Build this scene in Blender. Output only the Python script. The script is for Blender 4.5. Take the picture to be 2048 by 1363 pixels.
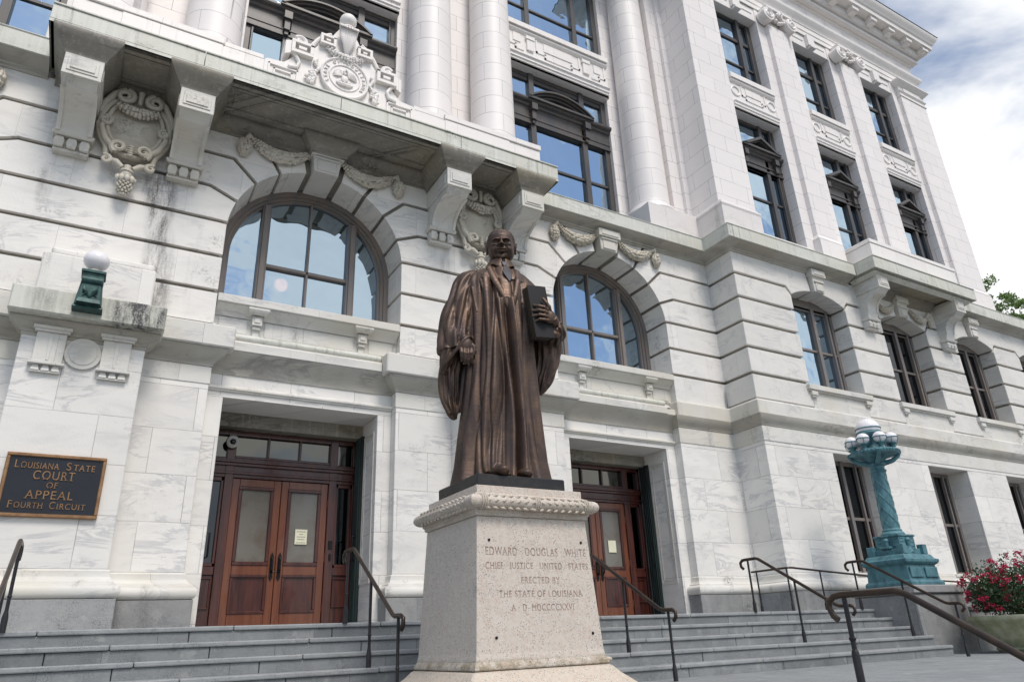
import bpy, bmesh, math, random
import numpy as np
from mathutils import Vector, Matrix
random.seed(7)
rng = np.random.default_rng(7)
PI = math.pi
scene = bpy.context.scene
for o_ in list(bpy.data.objects):
    bpy.data.objects.remove(o_)

# ---------------------------------------------------------------- camera
cam_d = bpy.data.cameras.new('Camera')
cam = bpy.data.objects.new('Camera', cam_d)
scene.collection.objects.link(cam)
scene.camera = cam
CY_, CP_, CR_ = math.radians(30.785), math.radians(22.6995), math.radians(-2.4794)
F_ = Vector((math.sin(CY_) * math.cos(CP_), math.cos(CY_) * math.cos(CP_), math.sin(CP_)))
R_ = Vector((math.cos(CY_), -math.sin(CY_), 0))
U_ = R_.cross(F_)
R2_ = R_ * math.cos(CR_) + U_ * math.sin(CR_)
U2_ = -R_ * math.sin(CR_) + U_ * math.cos(CR_)
cam.matrix_world = Matrix(((R2_.x, U2_.x, -F_.x, -4.784), (R2_.y, U2_.y, -F_.y, -9.816),
                           (R2_.z, U2_.z, -F_.z, -0.2654), (0, 0, 0, 1)))
cam_d.sensor_width = 36.0
cam_d.lens = 1428.36 / 2048 * 36
cam_d.clip_start = 0.05
cam_d.clip_end = 2000

# ---------------------------------------------------------------- sky, sun, exposure
SUN_EL, SUN_AZ = 56.0, 178.0      # azimuth measured clockwise from +y
scene.view_settings.view_transform = 'Standard'
scene.view_settings.look = 'None'
scene.view_settings.gamma = 1.0
scene.view_settings.exposure = 0.45
world = bpy.data.worlds.new('World')
scene.world = world
world.use_nodes = True
wn, wl = world.node_tree.nodes, world.node_tree.links
wn.clear()

def wnode(t, **kw):
    n = wn.new(t)
    for k, v in kw.items():
        setattr(n, k, v)
    return n

w_out = wnode('ShaderNodeOutputWorld')
sky = wnode('ShaderNodeTexSky', sky_type='NISHITA')
sky.sun_disc = False
sky.sun_elevation = math.radians(SUN_EL)
sky.sun_rotation = math.radians(SUN_AZ)
sky.dust_density = 0.6
sky.ozone_density = 1.6
bg_sky = wnode('ShaderNodeBackground')
bg_sky.inputs[1].default_value = 0.115
wl.new(sky.outputs[0], bg_sky.inputs[0])
bg_cl = wnode('ShaderNodeBackground')
bg_cl.inputs[1].default_value = 0.84
tc = wnode('ShaderNodeTexCoord')
sep = wnode('ShaderNodeSeparateXYZ')
wl.new(tc.outputs['Generated'], sep.inputs[0])
# flatten directions onto a cloud layer: p = d / (dz + 0.18)
addz = wnode('ShaderNodeMath', operation='ADD'); addz.inputs[1].default_value = 0.20
wl.new(sep.outputs[2], addz.inputs[0])
mx = wnode('ShaderNodeMath', operation='MAXIMUM'); mx.inputs[1].default_value = 0.06
wl.new(addz.outputs[0], mx.inputs[0])
dv = wnode('ShaderNodeVectorMath', operation='DIVIDE')
cmbz = wnode('ShaderNodeCombineXYZ')
for i in range(3):
    wl.new(mx.outputs[0], cmbz.inputs[i])
wl.new(tc.outputs['Generated'], dv.inputs[0]); wl.new(cmbz.outputs[0], dv.inputs[1])
nz = wnode('ShaderNodeTexNoise')
nz.inputs['Scale'].default_value = 2.6
nz.inputs['Detail'].default_value = 7
nz.inputs['Roughness'].default_value = 0.52
nz.inputs['Distortion'].default_value = 0.35
mapn = wnode('ShaderNodeMapping'); mapn.inputs['Location'].default_value = (11.3, 3.3, 2.8); mapn.inputs['Scale'].default_value = (1.0, 1.0, 1.7)
wl.new(tc.outputs['Generated'], mapn.inputs[0]); wl.new(mapn.outputs[0], nz.inputs['Vector'])
# more cloud towards the north-east (seen over the roof), more blue to the south
bias = wnode('ShaderNodeVectorMath', operation='DOT_PRODUCT')
bias.inputs[1].default_value = (0.07, 0.02, -0.02)
wl.new(tc.outputs['Generated'], bias.inputs[0])
ad2 = wnode('ShaderNodeMath', operation='ADD')
wl.new(nz.outputs[0], ad2.inputs[0]); wl.new(bias.outputs['Value'], ad2.inputs[1])
crp = wnode('ShaderNodeMapRange', interpolation_type='SMOOTHSTEP')
crp.inputs[1].default_value = 0.455; crp.inputs[2].default_value = 0.575
crp.inputs[3].default_value = 0.14; crp.inputs[4].default_value = 1.0
wl.new(ad2.outputs[0], crp.inputs[0])
# grey undersides of the clouds
nz2 = wnode('ShaderNodeTexNoise'); nz2.inputs['Scale'].default_value = 1.6; nz2.inputs['Detail'].default_value = 5
wl.new(dv.outputs[0], nz2.inputs['Vector'])
cr2 = wnode('ShaderNodeMapRange', interpolation_type='SMOOTHSTEP')
cr2.inputs[1].default_value = 0.40; cr2.inputs[2].default_value = 0.62
wl.new(nz2.outputs[0], cr2.inputs[0])
mixc = wnode('ShaderNodeMixRGB')
mixc.inputs[1].default_value = (0.86, 0.875, 0.90, 1)
mixc.inputs[2].default_value = (1.0, 1.0, 1.0, 1)
wl.new(cr2.outputs[0], mixc.inputs[0]); wl.new(mixc.outputs[0], bg_cl.inputs[0])
mixw = wnode('ShaderNodeMixShader')
wl.new(crp.outputs[0], mixw.inputs[0]); wl.new(bg_sky.outputs[0], mixw.inputs[1]); wl.new(bg_cl.outputs[0], mixw.inputs[2])
wl.new(mixw.outputs[0], w_out.inputs[0])

sun_d = bpy.data.lights.new('Sun', 'SUN')
sun_d.energy = 2.0
sun_d.angle = math.radians(20)
sun_d.color = (1.0, 0.93, 0.86)
sun = bpy.data.objects.new('Sun', sun_d)
scene.collection.objects.link(sun)
_a, _e = math.radians(SUN_AZ), math.radians(SUN_EL)
_dir = Vector((math.sin(_a) * math.cos(_e), math.cos(_a) * math.cos(_e), math.sin(_e)))
sun.rotation_euler = _dir.to_track_quat('Z', 'Y').to_euler()

# ---------------------------------------------------------------- node helpers
def new_mat(name):
    m = bpy.data.materials.new(name)
    m.use_nodes = True
    nt = m.node_tree
    b = nt.nodes['Principled BSDF']
    return m, nt, b

class NT:
    def __init__(s, nt): s.nt = nt
    def n(s, t, ins=None, **kw):
        nd = s.nt.nodes.new(t)
        for k, v in kw.items(): setattr(nd, k, v)
        for k, v in (ins or {}).items():
            if hasattr(v, 'is_output') or isinstance(v, bpy.types.NodeSocket):
                s.nt.links.new(v, nd.inputs[k])
            else:
                nd.inputs[k].default_value = v
        return nd
    def math(s, op, a, b=0.0, c=None):
        d = {0: a, 1: b}
        if c is not None: d[2] = c
        return s.n('ShaderNodeMath', d, operation=op).outputs[0]
    def noise(s, vec, scale, detail=4, rough=0.55, dist=0.0):
        return s.n('ShaderNodeTexNoise', {'Vector': vec, 'Scale': scale, 'Detail': detail, 'Roughness': rough, 'Distortion': dist}).outputs[0]
    def map(s, v, loc=(0, 0, 0), rot=(0, 0, 0), sc=(1, 1, 1)):
        return s.n('ShaderNodeMapping', {0: v, 'Location': loc, 'Rotation': rot, 'Scale': sc}).outputs[0]
    def rng(s, v, a, b, c=0.0, d=1.0, smooth=True):
        return s.n('ShaderNodeMapRange', {0: v, 1: a, 2: b, 3: c, 4: d}, interpolation_type='SMOOTHSTEP' if smooth else 'LINEAR').outputs[0]
    def mix(s, f, a, b, blend='MIX'):
        return s.n('ShaderNodeMixRGB', {0: f, 1: a, 2: b}, blend_type=blend).outputs[0]
    def link(s, a, b): s.nt.links.new(a, b)

def c4(r, g, b): return (r, g, b, 1)

def stone(name, base, vein, vein_amt, joints=None, rough=0.55, warm=None, grime=0.25, grime_col=c4(.10, .10, .095),
          tone=0.06, streak=0.0, bump=0.25, speck=0.0, spots=None, crev=0.0, usign=1, spots2=None, drip=0.0, mott=0.0):
    """marble / terracotta: world position based; joints=(row_h, brick_w, z_off, mortar, dark)"""
    m, nt, b = new_mat(name)
    N = NT(nt)
    pos = N.n('ShaderNodeNewGeometry').outputs['Position']
    sp = N.n('ShaderNodeSeparateXYZ', {0: pos})
    u = N.math('ADD' if usign > 0 else 'SUBTRACT', sp.outputs[0], sp.outputs[1])
    uv = N.n('ShaderNodeCombineXYZ', {0: u, 1: sp.outputs[2], 2: 0.0}).outputs[0]
    col = base
    # diagonal veins
    if vein_amt > 0:
        shift = None
        vv = uv
        if joints:
            rowh, bw, zo, mo, dk = joints
            bt0 = N.n('ShaderNodeTexBrick', {'Vector': N.map(uv, loc=(0.37, -zo, 0)), 'Color1': c4(0, 0, 0), 'Color2': c4(1, 1, 1), 'Mortar': c4(.5, .5, .5),
                      'Scale': 1.0, 'Mortar Size': 0.0, 'Brick Width': bw, 'Row Height': rowh})
            shift = N.n('ShaderNodeVectorMath', {0: bt0.outputs[0], 1: (7.3, 5.1, 3.7)}, operation='MULTIPLY').outputs[0]
            vv = N.n('ShaderNodeVectorMath', {0: uv, 1: shift}, operation='ADD').outputs[0]
        n1 = N.noise(N.map(vv, rot=(0, 0, math.radians(-52)), sc=(0.6, 2.4, 1)), 0.8, 7, 0.66, 1.3)
        v1 = N.math('ABSOLUTE', N.math('SUBTRACT', n1, 0.5))
        f1 = N.rng(v1, 0.0, 0.045, 1.0, 0.0)
        cl = N.rng(N.noise(vv, 0.9, 3), 0.42, 0.62)
        f1 = N.math('MULTIPLY', f1, cl)
        n2 = N.rng(N.noise(N.map(vv, rot=(0, 0, math.radians(-48)), sc=(0.6, 1.8, 1)), 2.2, 5, .6, .6), 0.42, 0.78)
        f2 = N.math('MULTIPLY', n2, 0.55)
        ff = N.math('MULTIPLY', N.math('MAXIMUM', f1, f2), vein_amt)
        col = N.mix(ff, base, vein)
        if shift is not None:
            tn = N.math('MULTIPLY', N.math('SUBTRACT', bt0.outputs[0], 0.5), tone)
            tn = N.math('ADD', tn, 1.0)
            tv = N.n('ShaderNodeCombineXYZ', {0: tn, 1: tn, 2: tn}).outputs[0]
            col = N.mix(1.0, col, tv, 'MULTIPLY')
    if warm is not None:
        w = N.rng(N.noise(pos, 0.7, 4), 0.42, 0.66)
        col = N.mix(N.math('MULTIPLY', w, 0.6), col, warm)
    # grime speckle and patches
    g1 = N.rng(N.noise(pos, 1.9, 8, 0.68), 0.56, 0.74)
    g2 = N.rng(N.noise(pos, 26, 3, 0.6), 0.40, 0.62)
    g = N.math('MULTIPLY', N.math('MULTIPLY', g1, g2), grime)
    col = N.mix(g, col, grime_col)
    if streak > 0:
        s1 = N.rng(N.noise(N.map(pos, sc=(2.6, 2.6, 0.22)), 1.0, 5, 0.6), 0.58, 0.74)
        s2 = N.rng(N.noise(pos, 30, 3, 0.7), 0.3, 0.6)
        col = N.mix(N.math('MULTIPLY', N.math('MULTIPLY', s1, s2), streak), col, grime_col)
    if mott > 0:       # granular mottling, worn paler patches
        m1 = N.rng(N.noise(pos, 90, 3, .7), .42, .60); m2 = N.rng(N.noise(pos, 3.2, 6, .7), .38, .64)
        col = N.mix(N.math('MULTIPLY', N.math('MULTIPLY', m1, m2), mott), col, c4(.085, .088, .09))
        m3 = N.rng(N.noise(pos, 5.5, 5, .65), .55, .72)
        col = N.mix(N.math('MULTIPLY', m3, mott * .6), col, c4(.42, .42, .39))
    if drip > 0:
        d1 = N.noise(N.map(pos, sc=(16, 16, .7)), 1.0, 5, .7); d2 = N.rng(N.noise(N.map(pos, sc=(1.2, 1.2, .5)), 1.0, 3), .40, .62)
        col = N.mix(N.math('MULTIPLY', N.math('MULTIPLY', N.rng(d1, .52, .70), d2), drip), col, c4(.16, .165, .13))
        col = N.mix(N.math('MULTIPLY', N.rng(d1, .48, .34), drip * .55), col, c4(.74, .74, .69))
    if spots:
        nb = N.rng(N.noise(N.map(pos, sc=(7, 7, 1.3)), 1.0, 7, .75), .30, .66)
        nf = N.rng(N.noise(pos, 48, 4, .75), .18, .60)
        for (x0, z0, sx, sz, am) in spots:
            dx = N.math('DIVIDE', N.math('SUBTRACT', u, x0), sx); dz_ = N.math('DIVIDE', N.math('SUBTRACT', sp.outputs[2], z0), sz)
            q = N.math('ADD', N.math('MULTIPLY', dx, dx), N.math('MULTIPLY', dz_, dz_))
            fall = N.rng(q, 0.0, 1.0, 1.0, 0.0)
            f_ = N.math('MULTIPLY', N.math('MULTIPLY', fall, am), N.math('MULTIPLY', nb, nf))
            col = N.mix(f_, col, c4(.05, .047, .05))
    for (x0, z0, sx, sz, am) in (spots2 or []):      # brown and mossy dirt lying in bands
        dz_ = N.math('DIVIDE', N.math('SUBTRACT', sp.outputs[2], z0), sz)
        fall = N.rng(N.math('MULTIPLY', dz_, dz_), 0.0, 1.0, 1.0, 0.0)
        col = N.mix(N.math('MULTIPLY', N.math('MULTIPLY', fall, am), N.rng(N.noise(pos, 7, 5, .7), .3, .6)), col, c4(.20, .165, .09))
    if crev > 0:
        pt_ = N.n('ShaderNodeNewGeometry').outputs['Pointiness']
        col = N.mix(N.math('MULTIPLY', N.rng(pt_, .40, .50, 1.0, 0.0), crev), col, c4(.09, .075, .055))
    hgt = N.noise(pos, 40, 4, 0.6)
    if joints:
        rowh, bw, zo, mo, dk = joints
        bt = N.n('ShaderNodeTexBrick', {'Vector': N.map(uv, loc=(0.37, -zo, 0)), 'Color1': c4(0, 0, 0), 'Color2': c4(0, 0, 0), 'Mortar': c4(1, 1, 1),
                 'Scale': 1.0, 'Mortar Size': mo, 'Mortar Smooth': 0.3, 'Brick Width': bw, 'Row Height': rowh})
        jn = N.math('MULTIPLY', bt.outputs['Fac'], N.rng(N.noise(pos, 2.5, 3), 0.3, 0.65, 0.45 * dk, dk))
        col = N.mix(jn, col, c4(.07, .068, .065))
        hgt = N.math('SUBTRACT', hgt, N.math('MULTIPLY', bt.outputs['Fac'], 0.8))
    if speck > 0:
        vo = N.n('ShaderNodeTexVoronoi', {'Vector': pos, 'Scale': 62.0})
        k = N.rng(vo.outputs['Distance'], 0.20, 0.34, 1.0, 0.0)
        k = N.math('MULTIPLY', k, N.rng(N.noise(pos, 13, 2), 0.40, 0.52))
        col = N.mix(N.math('MULTIPLY', k, speck), col, c4(.07, .06, .06))
        pk = N.rng(N.noise(pos, 22, 4, .7), 0.45, 0.60)
        col = N.mix(N.math('MULTIPLY', pk, 0.45), col, c4(.50, .38, .31))
        wk = N.rng(N.noise(pos, 60, 3, .7), 0.52, 0.64)
        col = N.mix(N.math('MULTIPLY', wk, 0.4), col, c4(.66, .62, .56))
    N.link(col, b.inputs['Base Color']) if isinstance(col, bpy.types.NodeSocket) else None
    b.inputs['Roughness'].default_value = rough
    bp = N.n('ShaderNodeBump', {'Height': hgt, 'Strength': bump, 'Distance': 0.008})
    N.link(bp.outputs[0], b.inputs['Normal'])
    return m

def plain(name, col, rough=0.5, metal=0.0, var=0.15, scale=6.0, col2=None, bump=0.1, stretch=(1, 1, 1), bscale=40, coat=0.0):
    m, nt, b = new_mat(name)
    N = NT(nt)
    pos = N.n('ShaderNodeNewGeometry').outputs['Position']
    f = N.rng(N.noise(N.map(pos, sc=stretch), scale, 6, 0.62), 0.38, 0.66)
    c2 = col2 or c4(*[x * (1 - var) for x in col[:3]])
    N.link(N.mix(f, col, c2), b.inputs['Base Color'])
    b.inputs['Roughness'].default_value = rough
    b.inputs['Metallic'].default_value = metal
    if coat: b.inputs['Coat Weight'].default_value = coat
    bp = N.n('ShaderNodeBump', {'Height': N.noise(N.map(pos, sc=stretch), bscale, 4), 'Strength': bump, 'Distance': 0.006})
    N.link(bp.outputs[0], b.inputs['Normal'])
    return m

M = {}
SPOTS = [(-3.80, 6.15, .24, 1.0, 1.1), (-3.98, 6.4, .14, .5, 1.0), (-3.72, 5.1, .26, .9, .9), (-3.75, 4.6, .35, .5, .9), (7.86, 4.35, .16, .45, 1.3), (-5.3, 6.0, .12, .5, .5), (1.0, 6.2, .15, .5, .5)]
MB_, MV_ = c4(.755, .732, .688), c4(.42, .42, .43)
M['marble_low'] = stone('marble_low', MB_, MV_, .62, joints=(.632, 1.02, .094, .0055, .55), tone=.12, grime=.35)
M['marble_rust'] = stone('marble_rust', MB_, MV_, .55, joints=(.613, 1.55, -.685, .004, .35), tone=.08, grime=.55, streak=.5, spots=SPOTS)
M['marble_wing'] = stone('marble_wing', c4(.695, .675, .63), MV_, .62, joints=(.613, 1.55, -.685, .004, .3), tone=.10, grime=.4)
M['marble_trim'] = stone('marble_trim', c4(.66, .645, .60), MV_, .65, joints=(50., 1.9, -20., .0025, .7), warm=c4(.58, .54, .45), grime=.8, streak=.5)
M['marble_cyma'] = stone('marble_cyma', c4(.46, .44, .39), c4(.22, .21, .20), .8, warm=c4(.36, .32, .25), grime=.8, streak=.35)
M['marble_balcony'] = stone('marble_balcony', c4(.62, .62, .56), c4(.38, .39, .35), .6, warm=c4(.56, .55, .46), grime=.8, grime_col=c4(.10, .10, .085), streak=.45, drip=.7, spots=[(-4.50, 3.97, .50, .40, 1.5), (-5.6, 4.0, .25, .3, .6)])
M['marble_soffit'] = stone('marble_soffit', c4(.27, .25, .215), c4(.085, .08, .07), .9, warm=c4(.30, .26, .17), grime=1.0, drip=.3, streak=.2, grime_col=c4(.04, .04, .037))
M['terracotta'] = stone('terracotta', c4(.81, .77, .745), c4(.70, .69, .70), .25, joints=(.475, .92, .02, .0075, .55), tone=.055, grime=.12, rough=.5, bump=.12)
M['terracotta_col'] = stone('terracotta_col', c4(.81, .77, .745), c4(.70, .69, .70), .25, joints=(.475, 1.05, .02, .0075, .55), tone=.055, grime=.12, rough=.5, bump=.12, usign=-1)
M['terracotta_plain'] = stone('terracotta_plain', c4(.81, .775, .745), c4(.68, .68, .68), .25, joints=(60., 1.3, -30., .004, .45), tone=.05, grime=.22, rough=.5, bump=.15, streak=.10, drip=.22)
M['terracotta_old'] = stone('terracotta_old', c4(.72, .68, .66), c4(.5, .5, .46), .4, joints=(60., 1.1, -30., .004, .45), grime=.6, streak=.4, rough=.45, grime_col=c4(.16, .17, .11))
M['base_stone'] = stone('base_stone', c4(.30, .30, .295), c4(.18, .19, .20), .35, joints=(50., 1.35, -20., .004, .7), tone=.3, grime=1.0, streak=.5, rough=.7, mott=.6)
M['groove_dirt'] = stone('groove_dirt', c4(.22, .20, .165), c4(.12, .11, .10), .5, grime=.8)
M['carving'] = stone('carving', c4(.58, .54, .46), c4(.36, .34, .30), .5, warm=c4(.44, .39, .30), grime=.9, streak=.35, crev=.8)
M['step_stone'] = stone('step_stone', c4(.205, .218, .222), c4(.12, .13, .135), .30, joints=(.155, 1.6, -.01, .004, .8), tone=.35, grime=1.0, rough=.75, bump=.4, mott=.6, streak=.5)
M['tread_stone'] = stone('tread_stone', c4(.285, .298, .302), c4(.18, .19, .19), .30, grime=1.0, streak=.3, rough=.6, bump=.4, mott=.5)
M['granite'] = stone('granite', c4(.56, .505, .44), c4(.44, .40, .35), .4, grime=.45, speck=.8, spots2=[(-1.2, -.46, 3.0, .07, .9), (-1.2, .82, 3.0, .10, .45)], rough=.6, bump=.35)
M['granite_dirty'] = stone('granite_dirty', c4(.52, .46, .38), c4(.34, .30, .2), .3, grime=.6, speck=.8, rough=.75, bump=.4, grime_col=c4(.20, .21, .09))
M['paving'] = stone('paving', c4(.24, .255, .262), c4(.20, .21, .22), .3, joints=None, grime=.9, rough=.8, bump=.4, mott=.6)
M['window_frame'] = plain('window_frame', c4(.058, .056, .058), .42, 0, .4, 5, c4(.085, .072, .062), .15, (1, 1, .2))
M['window_frame_arch'] = plain('window_frame_arch', c4(.17, .155, .15), .40, 0, .3, 5, c4(.22, .18, .15), .15, (1, 1, .2))
M['wood_leaf'] = plain('wood_leaf', c4(.165, .053, .023), .34, 0, .3, 3.0, c4(.125, .034, .014), .2, (6, 6, .5), 30, .25)
M['wood_dark'] = plain('wood_dark', c4(.080, .020, .013), .35, 0, .3, 3.0, c4(.034, .009, .008), .15, (6, 6, .5), 30, .25)
M['bronze_green'] = plain('bronze_green', c4(.014, .018, .018), .6, .2, .3, 3, c4(.022, .045, .04), .3, (1, 1, .25))
M['lamp_green'] = plain('lamp_green', c4(.085, .215, .245), .55, .05, .3, 9, c4(.04, .115, .145), .3, (1, 1, .4))
M['dark_bronze'] = plain('dark_bronze', c4(.022, .022, .024), .42, .4, .3, 6, c4(.04, .038, .036), .2)
M['rail_black'] = plain('rail_black', c4(.018, .018, .022), .4, .3, .3, 9, c4(.03, .028, .03), .1)
M['rail_brass'] = plain('rail_brass', c4(.040, .029, .026), .36, .5, .3, 5, c4(.065, .045, .030), .1)
M['black_iron'] = plain('black_iron', c4(.012, .012, .013), .35, .5, .2)
M['plaque_black'] = plain('plaque_black', c4(.012, .015, .022), .38, .2, .2)
M['plaque_gold'] = plain('plaque_gold', c4(.33, .19, .10), .42, .7, .3, 8, c4(.22, .12, .06))
M['paper'] = plain('paper', c4(.75, .73, .55), .8, 0, .05)
M['ink'] = plain('ink', c4(.10, .09, .08), .8, 0, .1)
M['engraved'] = plain('engraved', c4(.235, .155, .13), .9, 0, .35, 30, c4(.38, .31, .27), .1)
M['camera_white'] = plain('camera_white', c4(.45, .44, .40), .4, 0, .1)
M['planter'] = plain('planter', c4(.42, .42, .30), .85, 0, .3, 4, c4(.25, .27, .15), .5)
M['bark'] = plain('bark', c4(.09, .07, .05), .9, 0, .3, 6, c4(.05, .04, .03), .8, (1, 1, .3), 12)
M['asphalt'] = plain('asphalt', c4(.055, .055, .056), .9, 0, .2, 3, None, .5)

def glass_mat(name, col, rough=.02, wav=.02, metal=1.0):
    m, nt, b = new_mat(name)
    N = NT(nt)
    pos = N.n('ShaderNodeNewGeometry').outputs['Position']
    b.inputs['Base Color'].default_value = col
    b.inputs['Metallic'].default_value = metal
    b.inputs['Roughness'].default_value = rough
    bp = N.n('ShaderNodeBump', {'Height': N.noise(pos, 1.3, 2), 'Strength': wav, 'Distance': 0.3})
    N.link(bp.outputs[0], b.inputs['Normal'])
    return m
M['book_black'] = plain('book_black', c4(.010, .010, .012), .75, 0, .2, 5, None, .1)
M['tie_dark'] = plain('tie_dark', c4(.022, .024, .034), .5, .3, .2, 6, c4(.035, .035, .045), .2)
M['page_edge'] = plain('page_edge', c4(.085, .06, .035), .6, .3, .4, 8, None, .3, (1, 1, .1))
M['verdigris'] = plain('verdigris', c4(.03, .085, .08), .5, .3, .3, 9, c4(.015, .04, .04), .3)
M['glass'] = glass_mat('glass', c4(.40, .52, .62), .02, .05)
def see_through():
    m = glass_mat('glass_arch', c4(.46, .58, .68), .02, .05); nt = m.node_tree; N = NT(nt)
    b = nt.nodes['Principled BSDF']; tr = N.n('ShaderNodeBsdfTransparent', {'Color': c4(.8, .8, .8)})
    mx_ = N.n('ShaderNodeMixShader', {0: .82, 1: tr.outputs[0], 2: b.outputs[0]})
    N.link(mx_.outputs[0], nt.nodes['Material Output'].inputs[0]); return m
M['glass_arch'] = see_through()
def lit():
    m, nt, b = new_mat('lit_globe'); b.inputs['Emission Color'].default_value = c4(1.0, .42, .22); b.inputs['Emission Strength'].default_value = 9.0; return m
M['lit_globe'] = lit()
M['glass_dark'] = glass_mat('glass_dark', c4(.055, .06, .065), .05)
M['glass_door'] = plain('glass_door', c4(.17, .16, .14), .16, 0, .3, 2, c4(.13, .105, .085), .05)
M['glass_tran'] = glass_mat('glass_tran', c4(.12, .118, .105), .06)

def globe_mat():
    m, nt, b = new_mat('globe_white')
    b.inputs['Base Color'].default_value = c4(.80, .78, .80)
    b.inputs['Roughness'].default_value = .18
    b.inputs['Subsurface Weight'].default_value = .15
    b.inputs['Subsurface Radius'].default_value = (.05, .05, .05)
    return m
M['globe_white'] = globe_mat()

def bronze_mat():
    m, nt, b = new_mat('statue_bronze')
    N = NT(nt)
    g = N.n('ShaderNodeNewGeometry')
    pos = g.outputs['Position']
    n1 = N.noise(N.map(pos, sc=(1.6, 1.6, 1.1)), 2.4, 7, .68)
    n2 = N.noise(N.map(pos, sc=(.6, .6, 14)), 3.0, 5, .7)        # fine brushed banding of the cast cloth
    col = N.mix(N.rng(n1, .42, .66), c4(.072, .050, .042), c4(.128, .082, .057))
    wear = N.rng(g.outputs['Pointiness'], .505, .56)
    wear = N.math('MULTIPLY', wear, N.rng(N.math('ADD', N.math('MULTIPLY', n1, .5), N.math('MULTIPLY', n2, .5)), .42, .62))
    col = N.mix(N.math('MULTIPLY', wear, .6), col, c4(.38, .24, .14))
    N.link(col, b.inputs['Base Color'])
    b.inputs['Metallic'].default_value = .62
    N.link(N.rng(n2, .3, .7, .38, .58), b.inputs['Roughness'])
    bp = N.n('ShaderNodeBump', {'Height': N.math('ADD', n2, N.noise(pos, 22, 5, .7)), 'Strength': .28, 'Distance': .010})
    N.link(bp.outputs[0], b.inputs['Normal'])
    return m
M['statue_bronze'] = bronze_mat()

def leaf_mat(name, a, b_, sub=.3):
    m, nt, b = new_mat(name)
    N = NT(nt)
    oi = N.n('ShaderNodeNewGeometry')
    r = oi.outputs['Random Per Island']
    N.link(N.mix(r, a, b_), b.inputs['Base Color'])
    b.inputs['Roughness'].default_value = .55
    tl = N.n('ShaderNodeBsdfTranslucent', {'Color': c4(*[x * 1.3 for x in b_[:3]])})
    ms = N.n('ShaderNodeMixShader', {0: .3, 1: b.outputs[0], 2: tl.outputs[0]}); N.link(ms.outputs[0], nt.nodes['Material Output'].inputs[0])
    return m
M['leaves'] = leaf_mat('leaves', c4(.07, .13, .03), c4(.17, .26, .07))
M['leaves_shrub'] = leaf_mat('leaves_shrub', c4(.012, .035, .014), c4(.035, .075, .025))
M['petals'] = leaf_mat('petals', c4(.30, .006, .035), c4(.52, .03, .10))

# ---------------------------------------------------------------- mesh builder
COL = scene.collection
_ico = {}
def ico(sub):
    if sub not in _ico:
        bm = bmesh.new(); bmesh.ops.create_icosphere(bm, subdivisions=sub, radius=1.0)
        _ico[sub] = ([tuple(v.co) for v in bm.verts], [tuple(v.index for v in f.verts) for f in bm.faces]); bm.free()
    return _ico[sub]

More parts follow.
